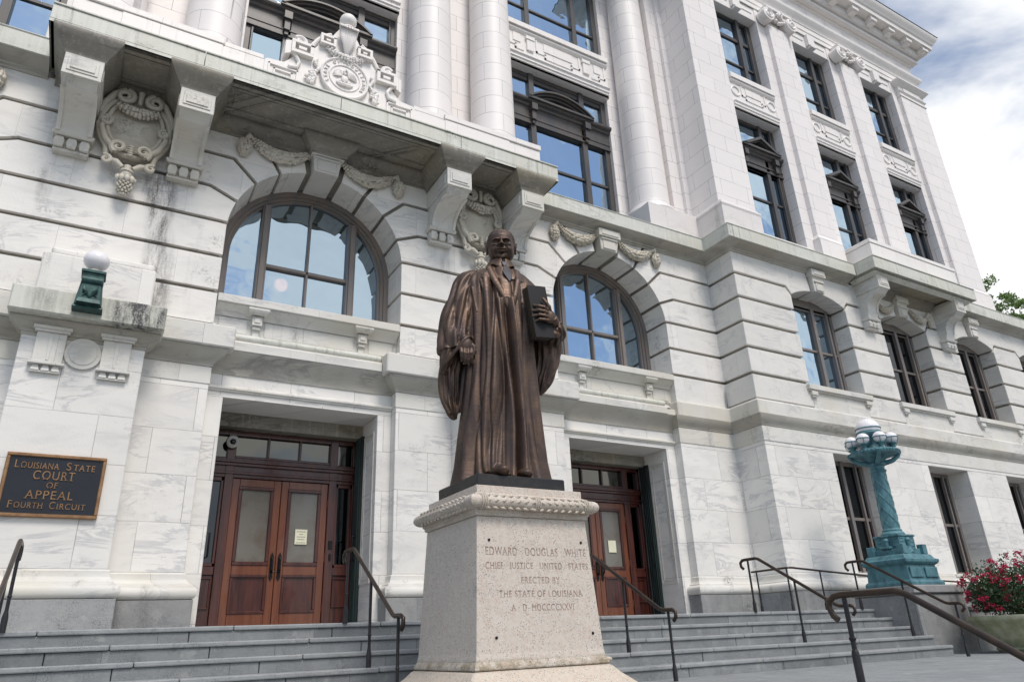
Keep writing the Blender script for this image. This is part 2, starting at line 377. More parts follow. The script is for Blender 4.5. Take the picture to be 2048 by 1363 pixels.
class MB:
    def __init__(s): s.v = []; s.f = []
    def add(s, vs, fs):
        n = len(s.v); s.v.extend([tuple(map(float, p)) for p in vs]); s.f.extend([tuple(i + n for i in q) for q in fs]); return s
    def box(s, x0, x1, y0, y1, z0, z1):
        v = [(x0, y0, z0), (x1, y0, z0), (x1, y1, z0), (x0, y1, z0), (x0, y0, z1), (x1, y0, z1), (x1, y1, z1), (x0, y1, z1)]
        return s.add(v, [(0, 3, 2, 1), (4, 5, 6, 7), (0, 1, 5, 4), (1, 2, 6, 5), (2, 3, 7, 6), (3, 0, 4, 7)])
    def frustum(s, cx, cy, z0, z1, a0, b0, a1, b1):
        v = [(cx - a0, cy - b0, z0), (cx + a0, cy - b0, z0), (cx + a0, cy + b0, z0), (cx - a0, cy + b0, z0),
             (cx - a1, cy - b1, z1), (cx + a1, cy - b1, z1), (cx + a1, cy + b1, z1), (cx - a1, cy + b1, z1)]
        return s.add(v, [(0, 3, 2, 1), (4, 5, 6, 7), (0, 1, 5, 4), (1, 2, 6, 5), (2, 3, 7, 6), (3, 0, 4, 7)])
    def prism(s, poly, y0, y1):            # poly in (x,z)
        n = len(poly)
        v = [(p[0], y0, p[1]) for p in poly] + [(p[0], y1, p[1]) for p in poly]
        f = [tuple(range(n)), tuple(range(2 * n - 1, n - 1, -1))] + [(i, i + n, (i + 1) % n + n, (i + 1) % n) for i in range(n)]
        return s.add(v, f)
    def prismx(s, poly, x0, x1):           # poly in (y,z)
        n = len(poly)
        v = [(x0, p[0], p[1]) for p in poly] + [(x1, p[0], p[1]) for p in poly]
        f = [tuple(range(n - 1, -1, -1)), tuple(range(n, 2 * n))] + [(i, (i + 1) % n, (i + 1) % n + n, i + n) for i in range(n)]
        return s.add(v, f)
    def prismz(s, poly, z0, z1):
        n = len(poly)
        v = [(p[0], p[1], z0) for p in poly] + [(p[0], p[1], z1) for p in poly]
        f = [tuple(range(n - 1, -1, -1)), tuple(range(n, 2 * n))] + [(i, (i + 1) % n, (i + 1) % n + n, i + n) for i in range(n)]
        return s.add(v, f)
    def sweep(s, prof, path, closed=False):
        """prof: [(out,z)], path: [(x,y)] walked with the outside on the right hand"""
        n = len(path); rows = []
        for i in range(n):
            if closed: a, b, c = path[i - 1], path[i], path[(i + 1) % n]
            else: a, b, c = path[max(i - 1, 0)], path[i], path[min(i + 1, n - 1)]
            def nrm(p, q):
                dx, dy = q[0] - p[0], q[1] - p[1]; L = math.hypot(dx, dy)
                return (dy / L, -dx / L) if L > 1e-9 else None
            n1, n2 = nrm(a, b), nrm(b, c)
            if n1 is None: n1 = n2
            if n2 is None: n2 = n1
            mx_, my_ = n1[0] + n2[0], n1[1] + n2[1]
            k = 2 / max(mx_ * mx_ + my_ * my_, 1e-6)
            mx_ *= k; my_ *= k
            rows.append([(b[0] + mx_ * o, b[1] + my_ * o, z) for o, z in prof])
        m = len(prof); vs = [p for r in rows for p in r]; fs = []
        R = n if closed else n - 1
        for i in range(R):
            j = (i + 1) % n
            for k in range(m - 1):
                fs.append((i * m + k, j * m + k, j * m + k + 1, i * m + k + 1))
        if not closed:
            fs.append(tuple(range(m))); fs.append(tuple((n - 1) * m + k for k in range(m - 1, -1, -1)))
        return s.add(vs, fs)
    def lathe(s, prof, cx, cy, seg=32, cap=True, a0=0, a1=2 * PI):
        full = abs(a1 - a0 - 2 * PI) < 1e-6
        n = seg if full else seg + 1; m = len(prof)
        vs = [(cx + r * math.cos(a0 + (a1 - a0) * i / seg), cy + r * math.sin(a0 + (a1 - a0) * i / seg), z) for i in range(n) for r, z in prof]
        fs = []
        for i in range(seg):
            j = (i + 1) % n
            for k in range(m - 1): fs.append((i * m + k, j * m + k, j * m + k + 1, i * m + k + 1))
        if cap and full:
            fs.append(tuple(i * m for i in range(n - 1, -1, -1))); fs.append(tuple(i * m + m - 1 for i in range(n)))
        return s.add(vs, fs)
    def tube(s, pts, r, seg=8, cap=True, flat=1.0):
        P = [Vector(p) for p in pts]; n = len(P)
        rs = r if hasattr(r, '__len__') else [r] * n
        up = Vector((0, 0, 1)); vs = []
        T0 = (P[1] - P[0]).normalized()
        A = T0.cross(up)
        if A.length < 1e-3: A = T0.cross(Vector((1, 0, 0)))
        A.normalize()
        for i in range(n):
            T = (P[min(i + 1, n - 1)] - P[max(i - 1, 0)]).normalized()
            A = (A - T * A.dot(T)).normalized(); B = T.cross(A)
            for k in range(seg):
                a = 2 * PI * k / seg
                vs.append(P[i] + (A * math.cos(a) + B * math.sin(a) * flat) * rs[i])
        fs = [(i * seg + k, i * seg + (k + 1) % seg, (i + 1) * seg + (k + 1) % seg, (i + 1) * seg + k) for i in range(n - 1) for k in range(seg)]
        if cap: fs += [tuple(range(seg - 1, -1, -1)), tuple((n - 1) * seg + k for k in range(seg))]
        return s.add(vs, fs)
    def ball(s, c, r, sub=1, sc=(1, 1, 1), jit=0.0):
        V, Fs = ico(sub)
        vs = []
        for p in V:
            k = r * (1 + (random.random() - .5) * jit)
            vs.append((c[0] + p[0] * k * sc[0], c[1] + p[1] * k * sc[1], c[2] + p[2] * k * sc[2]))
        return s.add(vs, Fs)
    def grid(s, fn, nu, nv, closeu=False, capv=False):
        vs = [fn(i / (nu if closeu else nu - 1), j / (nv - 1)) for j in range(nv) for i in range(nu)]
        fs = []
        for j in range(nv - 1):
            for i in range(nu if closeu else nu - 1):
                k = (i + 1) % nu
                fs.append((j * nu + i, j * nu + k, (j + 1) * nu + k, (j + 1) * nu + i))
        if capv:
            fs.append(tuple(range(nu - 1, -1, -1))); fs.append(tuple((nv - 1) * nu + i for i in range(nu)))
        return s.add(vs, fs)
    def xf(s, mat, start=0):
        for i in range(start, len(s.v)):
            s.v[i] = tuple(mat @ Vector(s.v[i]))
        return s
    def build(s, name, mat, parent=None, smooth=False, bev=0, seg=1, autos=None):
        me = bpy.data.meshes.new(name)
        me.from_pydata(s.v, [], s.f)
        o = bpy.data.objects.new(name, me)
        COL.objects.link(o)
        me.materials.append(M[mat] if isinstance(mat, str) else mat)
        bm = bmesh.new(); bm.from_mesh(me)
        bmesh.ops.recalc_face_normals(bm, faces=bm.faces)
        if smooth or autos:
            for f in bm.faces: f.smooth = True
            ang = math.radians(autos or 40)
            for e in bm.edges:
                if len(e.link_faces) == 2 and e.calc_face_angle(0) > ang: e.smooth = False
        bm.to_mesh(me); bm.free()
        if parent is not None:
            L = wloc(parent)
            me.transform(Matrix.Translation(-L))
            o.parent = parent
            PIV[o.name] = L
        else:
            PIV[o.name] = Vector((0, 0, 0))
        if bev:
            md = o.modifiers.new('bevel', 'BEVEL'); md.width = bev; md.segments = seg
            md.limit_method = 'ANGLE'; md.angle_limit = math.radians(30)
        return o

PIV = {}
def wloc(o): return PIV[o.name] if o.name in PIV else Vector((0, 0, 0))
def empty(name, loc, label, cat, group=None):
    o = bpy.data.objects.new(name, None); COL.objects.link(o)
    o.location = loc; o.empty_display_size = .3
    o['label'] = label; o['category'] = cat
    if group: o['group'] = group
    PIV[o.name] = Vector(loc)
    return o
def tag(o, label, cat, group=None):
    o['label'] = label; o['category'] = cat
    if group: o['group'] = group
    return o
def structure(o, kind='structure'):
    o['kind'] = kind
    return o

def font_obj(name, text, size, mat, loc, parent=None, align='CENTER', ext=.004, rotz=0, spacing=1.0, shear=0, sx=1.0):
    cu = bpy.data.curves.new(name, 'FONT')
    cu.body = text; cu.size = size; cu.align_x = align; cu.align_y = 'CENTER'
    cu.extrude = ext; cu.space_character = spacing
    to = bpy.data.objects.new('tmp', cu); COL.objects.link(to)
    dg = bpy.context.evaluated_depsgraph_get()
    me = bpy.data.meshes.new_from_object(to.evaluated_get(dg))
    bpy.data.objects.remove(to)
    me.materials.clear(); me.materials.append(M[mat])
    me.name = name
    me.transform(Matrix.Translation(Vector(loc)) @ Matrix.Rotation(rotz, 4, 'Z') @ Matrix.Rotation(PI / 2, 4, 'X') @ Matrix.Diagonal((sx, 1, 1, 1)))
    return me
def text_part(name, lines, mat, parent):
    """lines: list of (text,size,loc,ext,spacing,rotz)"""
    bm = bmesh.new()
    for t, size, loc, ext, sp, sx in lines:
        me = font_obj('t', t, size, mat, loc, ext=ext, spacing=sp, sx=sx)
        bm.from_mesh(me)
    me2 = bpy.data.meshes.new(name); bm.to_mesh(me2); bm.free()
    me2.materials.append(M[mat])
    o = bpy.data.objects.new(name, me2); COL.objects.link(o)
    if parent is not None:
        L = wloc(parent); me2.transform(Matrix.Translation(-L)); o.parent = parent
    return o

def inset(poly, dist):
    """poly ccw [(x,z)], dist per edge i -> i+1 (inwards)"""
    n = len(poly); out = []
    for i in range(n):
        p0, p1, p2 = poly[i - 1], poly[i], poly[(i + 1) % n]
        d0, d1 = dist[i - 1], dist[i]
        e0 = (p1[0] - p0[0], p1[1] - p0[1]); e1 = (p2[0] - p1[0], p2[1] - p1[1])
        l0, l1 = math.hypot(*e0), math.hypot(*e1)
        e0 = (e0[0] / l0, e0[1] / l0); e1 = (e1[0] / l1, e1[1] / l1)
        n0, n1 = (-e0[1], e0[0]), (-e1[1], e1[0])
        cr = e0[0] * e1[1] - e0[1] * e1[0]
        if abs(cr) < .05:
            out.append((p1[0] + n1[0] * max(d0, d1), p1[1] + n1[1] * max(d0, d1))); continue
        a = (p1[0] + n0[0] * d0, p1[1] + n0[1] * d0); b = (p1[0] + n1[0] * d1, p1[1] + n1[1] * d1)
        t = ((b[0] - a[0]) * e1[1] - (b[1] - a[1]) * e1[0]) / cr
        out.append((a[0] + e0[0] * t, a[1] + e0[1] * t))
    return out
# ================================================================ ground, steps
GZ = -.775
structure(MB().box(-300, 400, -300, 400, -1.75, -1.56).build('street', 'asphalt'))
structure(MB().box(-30, 60, -12.5, -7.2, -1.556, -1.50).build('sidewalk', 'paving', bev=.01))
pl = MB()
for i in range(-12, 24):
    for j in range(5):
        y0 = -6.5 + j * 1.0 if j < 4 else -2.5
        y1 = -5.5 + j * 1.0 if j < 4 else 0.6
        x0 = i * 1.3 + (0.65 if j % 2 else 0)
        pl.box(x0 + .003, x0 + 1.297, y0 + .003, y1 - .003, -1.5, GZ)
structure(pl.build('plaza', 'paving', bev=.006))
lf = MB()
for k in range(1, 5):
    lf.box(-16, 31, -6.5 - .27 * k, -6.5 - .27 * (k - 1) - .002, -1.55, GZ - .15 * k)
structure(lf.build('lower_steps', 'step_stone', bev=.01))
# entrance flight: five risers of dressed blocks with a rounded nosing
st = MB(); rs = MB()
for k in range(5):
    yn = -1.2 - .31 * k; z = -.155 * k
    x = -14.0; i = 0
    rr = random.Random(k * 7 + 3)
    xe = 7.9 - .05 * k
    while x < xe - .01:
        L = rr.uniform(1.2, 1.9); x1 = min(x + L, xe)
        if xe - x1 < .5: x1 = xe
        dz = rr.uniform(-.0015, .0015)
        st.box(x + .003, x1 - .003, yn, yn + (.40 if k else 3.9), z - .048 + dz, z + dz)
        x = x1
    x = -14.0
    while x < xe - .01:
        L = rr.uniform(1.2, 1.9); x1 = min(x + L, xe)
        if xe - x1 < .5: x1 = xe
        rs.box(x + .004, x1 - .004, yn + .022, yn + .6, z - .16, z - .050)
        x = x1
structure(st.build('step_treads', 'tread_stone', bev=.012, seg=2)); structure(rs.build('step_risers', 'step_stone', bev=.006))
structure(MB().box(-14, 7.68, -1.1, 2.6, -1.5, -.06).box(-14, 7.60, -2.35, -1.1, -1.5, -.66).build('steps_core', 'step_stone'))
# ramp running down along the wing behind the lamp
structure(MB().prism([(7.91, -1.5), (16.2, -1.5), (16.2, -.45), (7.91, -.06)], -1.19, .05).build('ramp', 'paving'))

# cheek block beside the steps
ck = empty('stone_pedestal', (8.3, -1.5, GZ), 'grey granite block at the right end of the steps that carries the green lamp post', 'pedestal')
m_ = MB(); m_.frustum(8.42, -1.42, GZ - .02, .20, .76, .62, .74, .60); m_.build('block', 'base_stone', ck, bev=.02)
m_ = MB(); m_.frustum(8.42, -1.42, .202, .345, .78, .64, .76, .62); m_.build('coping', 'base_stone', ck, bev=.02)
lw = MB(); lw.box(9.2, 16.5, -2.02, -1.72, GZ - .02, -.10); lw.box(9.2, 16.5, -2.06, -1.68, -.097, -.02)
tag(lw.build('low_wall', 'base_stone', bev=.015), 'low dark stone wall running right from the lamp block behind the planter', 'wall')

# ================================================================ courthouse
BLD = empty('courthouse', (4.0, 1.0, 0.0), 'white marble Beaux-Arts courthouse with rusticated arches, columns and a balcony', 'building')
AC = [-8.355, -2.165, 4.025]
AR, SZ = 1.485, 5.93
YP, YD = .81, 1.0
def B(mb, name, mat, parent=None, **k): return mb.build(name, mat, parent or BLD, **k)

# cores (solid mass behind the walls so nothing is hollow)
B(MB().box(-12, 7.2, 2.45, 14, -1, 8.2).box(-12, 7.3, 2.5, 14, 8.2, 19.0).box(7.4, 26, .95, 14, -1, 8.2).box(7.6, 18.3, .75, 14, 8.2, 18.9), 'core', 'marble_trim')

# ---- lower storey walls
lwall = MB()
def xwall(x0, x1, y, z0, z1, y1=2.5): lwall.box(x0, x1, y, y1, z0, z1)
for c in AC:
    # jambs of the door surround
    xwall(c - 1.44, c - 1.20, YD, 0, 3.225); xwall(c + 1.20, c + 1.44, YD, 0, 3.225)
    lwall.box(c - 1.44, c + 1.44, YD, 2.2, 3.225, 4.3)
def pier(x0, x1):
    lwall.box(x0, x1, YP, 2.5, 0, 4.3)
pier(-12, AC[0] - 1.44); pier(AC[0] + 1.44, AC[1] - 1.44); pier(AC[1] + 1.44, AC[2] - 1.44)
lwall.box(AC[2] + 1.44, 7.4, YP, 2.5, 0, 3.9)
B(lwall, 'lower_wall', 'marble_low', bev=.006)
# sunk panels of the door reveals
for c in AC:
    for sgn in (-1, 1):
        m_ = MB()
        x = c + sgn * 1.198
        for (ya, yb, za, zb) in ((1.12, 1.58, .62, .65), (1.12, 1.58, 2.95, 2.98), (1.12, 1.15, .65, 2.95), (1.55, 1.58, .65, 2.95)):
            m_.box(min(x, x - sgn * .014), max(x, x - sgn * .014), ya, yb, za, zb)
        for (ya, yb, za, zb) in ((1.18, 1.52, .68, .70), (1.18, 1.52, 2.90, 2.92), (1.18, 1.20, .70, 2.90), (1.50, 1.52, .70, 2.90)):
            m_.box(min(x, x - sgn * .009), max(x, x - sgn * .009), ya, yb, za, zb)
        B(m_, 'reveal_panel', 'marble_trim')

# ---- base moulding: grey plinth and marble torus, following every jog
SP = [(-5.92, -4.50), (.27, 1.69)]            # projecting sign piers
def basepath(x0, x1, sp=None):
    p = [(x0, YD), (x0, YP)]
    if sp: p += [(sp[0], YP), (sp[0], .45), (sp[1], .45), (sp[1], YP)]
    p += [(x1, YP), (x1, YD)]
    return p
paths = [basepath(AC[0] + 1.44, AC[1] - 1.44, SP[0]), basepath(AC[1] + 1.44, AC[2] - 1.44, SP[1]),
         [(AC[2] + 1.44, YD), (AC[2] + 1.44, YP), (7.02, YP), (7.02, 0), (26, 0)], [(-12, YP), (AC[0] - 1.44, YP), (AC[0] - 1.44, YD)]]

tor = [(.0, .385), (.12, .385), (.145, .40), (.165, .43), (.168, .47), (.155, .51), (.13, .54), (.09, .555), (.085, .575), (.05, .60), (.035, .64), (.03, .70), (.0, .72)]
for p in paths:
    B(MB().sweep([(0, -.02), (.135, -.02), (.135, .38), (0, .38)], p), 'plinth', 'base_stone', bev=.008)
    B(MB().sweep(tor, p), 'base_moulding', 'marble_trim', autos=35)
# sign piers proper
for s0, s1 in SP:
    m_ = MB(); m_.box(s0, s1, .45, YP + .02, 0, 3.60)
    B(m_, 'lamp_pier', 'marble_low', bev=.008)
    m_ = MB(); m_.sweep([(0, 3.62), (.02, 3.62), (.03, 3.65), (.10, 3.70), (.15, 3.75), (.16, 3.78), (0, 3.78)], [(s0, YP), (s0, .45), (s1, .45), (s1, YP)])
    m_.box(s0 - .01, s1 + .01, .44, YP, 3.57, 3.625)
    m_.box(s0, s1, .45, YP, 3.62, 3.8)
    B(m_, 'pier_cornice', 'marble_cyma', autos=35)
    m_ = MB(); m_.box(s0 - .18, s1 + .18, .14, YP + .1, 3.785, 4.13)
    B(m_, 'pier_cap', 'marble_balcony', bev=.02)
    m_ = MB(); m_.box(s0 + .02, s1 - .02, .46, YP + .15, 4.13, 4.80); m_.box(s0 + .10, s1 - .06, .50, YP + .15, 4.80, 4.90)
    B(m_, 'lamp_plinth', 'marble_rust', bev=.02)
    cx = (s0 + s1) / 2
    for dx in (-.375, .375):                    # triglyph-like consoles with drops
        m_ = MB()
        a = cx + dx
        m_.box(a - .165, a + .165, .385, .45, 3.22, 3.62)
        m_.box(a - .215, a + .215, .34, .45, 3.655, 3.70); m_.box(a - .195, a + .195, .355, .45, 3.62, 3.655)
        m_.box(a - .20, a + .20, .36, .45, 3.185, 3.22)
        for q in (-.11, 0, .11): m_.frustum(a + q, .425, 3.105, 3.185, .048, .035, .03, .02)
        m_.box(a - .165, a + .165, .40, .45, 3.085, 3.105)
        m_.prism([(a - .03, 3.60), (a + .03, 3.60), (a + .015, 3.24), (a - .015, 3.24)], .378, .386)
        B(m_, 'triglyph', 'marble_trim', bev=.005)
    m_ = MB()
    for r0, r1, yy in ((.215, .165, .415), (.16, 0, .43)):
        n = 40
        if r1 > 0:
            ring = [(cx + r0 * math.cos(2 * PI * i / n), 3.40 + r0 * math.sin(2 * PI * i / n)) for i in range(n)]
            m_.prism(ring, yy, .455)
        else:
            ring = [(cx + r0 * math.cos(2 * PI * i / n), 3.40 + r0 * math.sin(2 * PI * i / n)) for i in range(n)]
            m_.prism(ring, .405, .42)
    B(m_, 'roundel', 'marble_trim', bev=.006)

# ---- belt course over the pilasters (blocks) and over the doors
cyp = [(0, 3.60), (.02, 3.60), (.025, 3.64), (.05, 3.67), (.12, 3.73), (.18, 3.80), (.20, 3.84), (0, 3.84)]
for (x0, x1, s) in ((AC[0] + 1.44, AC[1] - 1.44, SP[0]), (AC[1] + 1.44, AC[2] - 1.44, SP[1])):
    for a, b_, left in ((x0, s[0] - .0, True), (s[1], x1, False)):
        p = [(a, YD), (a, YP), (b_, YP)] if left else [(a, YP), (b_, YP), (b_, YD)]
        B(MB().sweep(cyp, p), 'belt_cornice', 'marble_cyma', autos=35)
        B(MB().sweep([(0, 3.335), (.012, 3.335), (.012, 3.59), (0, 3.59)], p), 'frieze', 'marble_trim', bev=.004)
        xa = a - (.26 if left else -.02); xb = b_ + (.26 if not left else -.02)
        B(MB().box(xa, xb, .57, 1.2, 3.845, 4.19), 'belt_course', 'marble_trim', bev=.02)
cy2 = [(0, 3.66), (.02, 3.66), (.03, 3.70), (.06, 3.74), (.10, 3.80), (.12, 3.86), (.125, 3.885), (0, 3.885)]
rp = [(AC[2] + 1.44, YD), (AC[2] + 1.44, YP), (7.02, YP), (7.02, 0), (26, 0)]
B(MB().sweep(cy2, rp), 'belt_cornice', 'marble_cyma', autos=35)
B(MB().sweep([(0, 3.335), (.014, 3.335), (.014, 3.65), (0, 3.65)], rp), 'frieze', 'marble_trim', bev=.004)
B(MB().sweep([(0, 3.89), (.075, 3.89), (.075, 4.205), (.03, 4.235), (0, 4.235)], [(AC[2] + 1.50, 1.3), (AC[2] + 1.50, YP), (7.02, YP), (7.02, 0), (26, 0)]), 'belt_course', 'marble_trim', bev=.02)
for c in AC:
    w = AR - .015
    m_ = MB()
    pth = [(c - 1.44, YD), (c + 1.44, YD)]
    m_.sweep([(0, 3.315), (.03, 3.315), (.03, 3.335), (.05, 3.345), (.05, 3.375), (.02, 3.40), (0, 3.40)], pth)
    B(m_, 'lintel_moulding', 'marble_trim', bev=.003)
    m_ = MB(); m_.sweep([(0, 3.58), (.02, 3.58), (.025, 3.62), (.06, 3.70), (.14, 3.80), (.20, 3.87), (.215, 3.90), (0, 3.90)], pth)
    B(m_, 'belt_cornice', 'marble_cyma', autos=35)
    m_ = MB(); m_.box(c - 1.44 + .27, c + 1.44 - .27, YD - .225, YD, 3.903, 4.045)
    m_.box(c - 1.44, c + 1.44, YD - .18, YD + .3, 3.903, 4.035)
    m_.sweep([(0, 4.045), (.20, 4.045), (.20, 4.06), (.175, 4.07), (.175, 4.082), (0, 4.09)], [(c - 1.3, YD), (c + 1.3, YD)])
    B(m_, 'fascia', 'marble_trim', bev=.006)
    m_ = MB(); T = [(.10 + .075 * math.cos(a), 4.15 + .068 * math.sin(a)) for a in np.linspace(-PI / 2, PI / 2, 11)]
    m_.sweep([(0, 4.082)] + T + [(0, 4.22)], [(c - 1.17, YD), (c + 1.17, YD)])
    B(m_, 'torus_moulding', 'marble_balcony', autos=35)
    m_ = MB(); m_.box(c - AR - .05, c + AR + .05, YD - .03, 2.0, 4.22, 4.60)
    for (a, b_) in ((-1.40, -.98), (-.72, .72), (.98, 1.40)):
        m_.box(c + a, c + b_, YD - .045, YD, 4.25, 4.50)
    B(m_, 'sill_panel', 'marble_trim', bev=.005)
    m_ = MB(); m_.sweep([(0, 4.51), (.06, 4.51), (.07, 4.54), (.10, 4.58), (.17, 4.63), (.20, 4.665), (0, 4.665)], [(c - w, YD), (c + w, YD)])
    B(m_, 'sill_moulding', 'marble_trim', autos=35)
    m_ = MB(); m_.box(c - w, c + w, YD - .23, 1.75, 4.668, 4.805)
    B(m_, 'sill', 'marble_trim', bev=.012)
    for dx in (-.85, .85):
        m_ = MB(); a = c + dx
        m_.box(a - .075, a + .075, YD - .13, YD, 4.40, 4.56); m_.box(a - .045, a + .045, YD - .145, YD, 4.44, 4.52)
        m_.sweep([(0, 4.555), (.02, 4.56), (.05, 4.59), (.07, 4.625), (.07, 4.655), (0, 4.655)], [(a - .09, YD), (a - .09, YD - .16), (a + .09, YD - .16), (a + .09, YD)])
        m_.box(a - .085, a + .085, YD - .155, YD, 4.58, 4.65)
        m_.box(a - .06, a + .06, YD - .10, YD, 4.34, 4.395); m_.box(a - .05, a + .05, YD - .06, YD, 4.22, 4.34)
        B(m_, 'sill_bracket', 'marble_trim', bev=.006)

# ---- rusticated storey: blocks with real gaps
def contact(th): return (AR * math.cos(th), SZ + AR * math.sin(th))
rad = math.radians
THS = [None, None, None, rad(4.6), rad(21.9), rad(41.3), rad(60), rad(79)]
def joint(k):
    """points from the arch outwards, relative to the arch centre (right-hand side)"""
    if k == 0: return [(AR, 4.21)]
    if k == 1: return [(AR, 4.83)]
    if k == 2: return [(AR, 5.44)]
    if k == 3: return [contact(THS[3]), (1.60, 6.055)]
    if k == 4: return [contact(THS[4]), (1.80, 6.665)]
    if k == 5: return [contact(THS[5]), (1.50, 7.285)]
    if k == 6: return [contact(THS[6]), (1.127, 7.88)]
    if k == 7: return [contact(THS[7]), (.379, 7.88)]
def arcpts(k0, k1):
    """points strictly between joints k0 and k1 on the arch"""
    if k1 <= 2: return []
    a0 = 0.0 if k0 <= 2 else THS[k0]; a1 = THS[k1]
    pts = [contact(a0)] if k0 <= 2 else []
    for i in range(1, 6): pts.append(contact(a0 + (a1 - a0) * i / 6))
    return pts
G2 = .033
rust = MB(); DEP = 1.47
def add_block(poly, arc_edges, y0=YP, y1=DEP, mb=None):
    n = len(poly); d = [0.0 if i in arc_edges else G2 for i in range(n)]
    (mb or rust).prism(inset(poly, d), y0, y1)
def mk(cx, pts, mir=False): return [((cx - x) if mir else (cx + x), z) for x, z in pts]
def pier_blocks(cL, cR, xL=None, xR=None):
    """blocks between arch cL (its right side) and arch cR (its left side); xL/xR give a plain end instead"""
    for k in range(6):
        lo, hi = k, k + 1
        poly = []; arc = set()
        # bottom joint left -> right
        if cL is not None: poly += mk(cL, joint(lo))
        else: poly += [(xL, joint(lo)[-1][1])]
        if cR is not None: poly += list(reversed(mk(cR, joint(lo), True)))
        else: poly += [(xR, joint(lo)[-1][1])]
        # up the right side
        if cR is not None:
            ap = mk(cR, arcpts(lo, hi), True)
            a0 = len(poly) - 1
            poly += ap; arc |= set(range(a0, a0 + len(ap) + 1))
            poly += mk(cR, joint(hi), True)
        else:
            arc.add(len(poly) - 1); poly += [(xR, 7.88 if hi == 6 else joint(hi)[-1][1])]
        # down the left side
        if cL is not None:
            up = list(reversed(mk(cL, joint(hi))))
            poly += up
            ap = list(reversed(mk(cL, arcpts(lo, hi))))
            a0 = len(poly) - 1
            poly += ap; arc |= set(range(a0, a0 + len(ap) + 1))
        else:
            poly += [(xL, 7.88 if hi == 6 else joint(hi)[-1][1])]; arc.add(len(poly) - 1)
        if cL is None or cR is None or True:
            # drop duplicate points
            q = []; idx = []
            for i, p in enumerate(poly):
                if q and abs(p[0] - q[-1][0]) + abs(p[1] - q[-1][1]) < 1e-5: continue
                q.append(p); idx.append(i)
            arc2 = {j for j, i in enumerate(idx) if i in arc}
            add_block(q, arc2)
pier_blocks(None, AC[0], xL=-12.0)
pier_blocks(AC[0], AC[1]); pier_blocks(AC[1], AC[2]); pier_blocks(AC[2], None, xR=7.05)
for c in AC:
    for mir in (False, True):
        ap = arcpts(6, 7)
        poly = joint(6)[:1] + [joint(6)[1], joint(7)[1]] + joint(7)[:1] + list(reversed(ap))
        poly = mk(c, poly, mir)
        if mir: poly = poly[::-1]
        n = len(poly)
        # arc edges are those joining arch points
        def onarc(p): return abs(math.hypot(p[0] - c, p[1] - SZ) - AR) < 1e-3
        arc = {i for i in range(n) if onarc(poly[i]) and onarc(poly[(i + 1) % n])}
        add_block(poly, arc)
B(rust, 'rusticated_wall', 'marble_rust', bev=.016, seg=2)
# wall behind the gaps
m_ = MB(); RB = AR + .045
def notch(c): 
    return [(c - RB, 4.2)] + [(c - RB * math.cos(a), SZ + RB * math.sin(a)) for a in np.linspace(0, PI, 25)] + [(c + RB, 4.2)]
bk = [(-12, 4.2)] + [q for c in AC for q in notch(c)] + [(7.3, 4.2), (7.3, 7.9), (-12, 7.9)]
m_.prism(bk, .875, 1.465)
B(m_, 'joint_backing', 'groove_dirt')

# ---- arched windows
def arc_ring(mb, c, r0, r1, z0, y0, y1, n=32, zs=SZ):
    out = [(c - r1, z0)] + [(c - r1 * math.cos(a), zs + r1 * math.sin(a)) for a in np.linspace(0, PI, n)] + [(c + r1, z0)]
    inn = [(c - r0, z0)] + [(c - r0 * math.cos(a), zs + r0 * math.sin(a)) for a in np.linspace(0, PI, n)] + [(c + r0, z0)]
    N_ = len(out); vs = [(p[0], y0, p[1]) for p in out] + [(p[0], y0, p[1]) for p in inn] + [(p[0], y1, p[1]) for p in out] + [(p[0], y1, p[1]) for p in inn]
    fs = []
    for i in range(N_ - 1):
        fs += [(i, i + 1, N_ + i + 1, N_ + i), (2 * N_ + i, 3 * N_ + i, 3 * N_ + i + 1, 2 * N_ + i + 1), (i, 2 * N_ + i, 2 * N_ + i + 1, i + 1), (N_ + i, N_ + i + 1, 3 * N_ + i + 1, 3 * N_ + i)]
    fs += [(0, N_, 3 * N_, 2 * N_), (N_ - 1, 3 * N_ - 1, 4 * N_ - 1, 2 * N_ - 1)]
    mb.add(vs, fs)
for c in AC:
    m_ = MB()
    arc_ring(m_, c, 1.40, 1.53, 4.80, 1.46, 1.72)
    arc_ring(m_, c, 1.345, 1.405, 4.80, 1.50, 1.70)
    arc_ring(m_, c, 1.31, 1.35, 4.80, 1.54, 1.68)
    zc = lambda x: SZ + math.sqrt(max(1.33 ** 2 - x * x, 0))
    for dx in (-.775, .775):
        m_.box(c + dx - .075, c + dx + .075, 1.50, 1.66, 4.80, zc(dx)); m_.box(c + dx - .045, c + dx + .045, 1.465, 1.50, 4.80, zc(dx) - .02)
    for dx in (0,): m_.box(c + dx - .02, c + dx + .02, 1.53, 1.63, 4.80, zc(dx))
    m_.box(c - .71, c + .71, 1.53, 1.63, 5.80, 5.86)
    m_.box(c - 1.34, c + 1.34, 1.52, 1.66, 4.805, 4.86)
    w_ = B(m_, 'window', 'window_frame_arch', bev=.006)
    g = MB(); pts = [(c - 1.36, 4.82)] + [(c - 1.36 * math.cos(a), SZ + 1.36 * math.sin(a)) for a in np.linspace(0, PI, 40)] + [(c + 1.36, 4.82)]
    g.prism(pts, 1.60, 1.612); B(g, 'pane', 'glass_arch', w_)
m_ = MB(); m_.ball((-2.476, 2.08, 5.79), .115, 3); B(m_, 'ceiling_lamp', 'lit_globe', smooth=True)

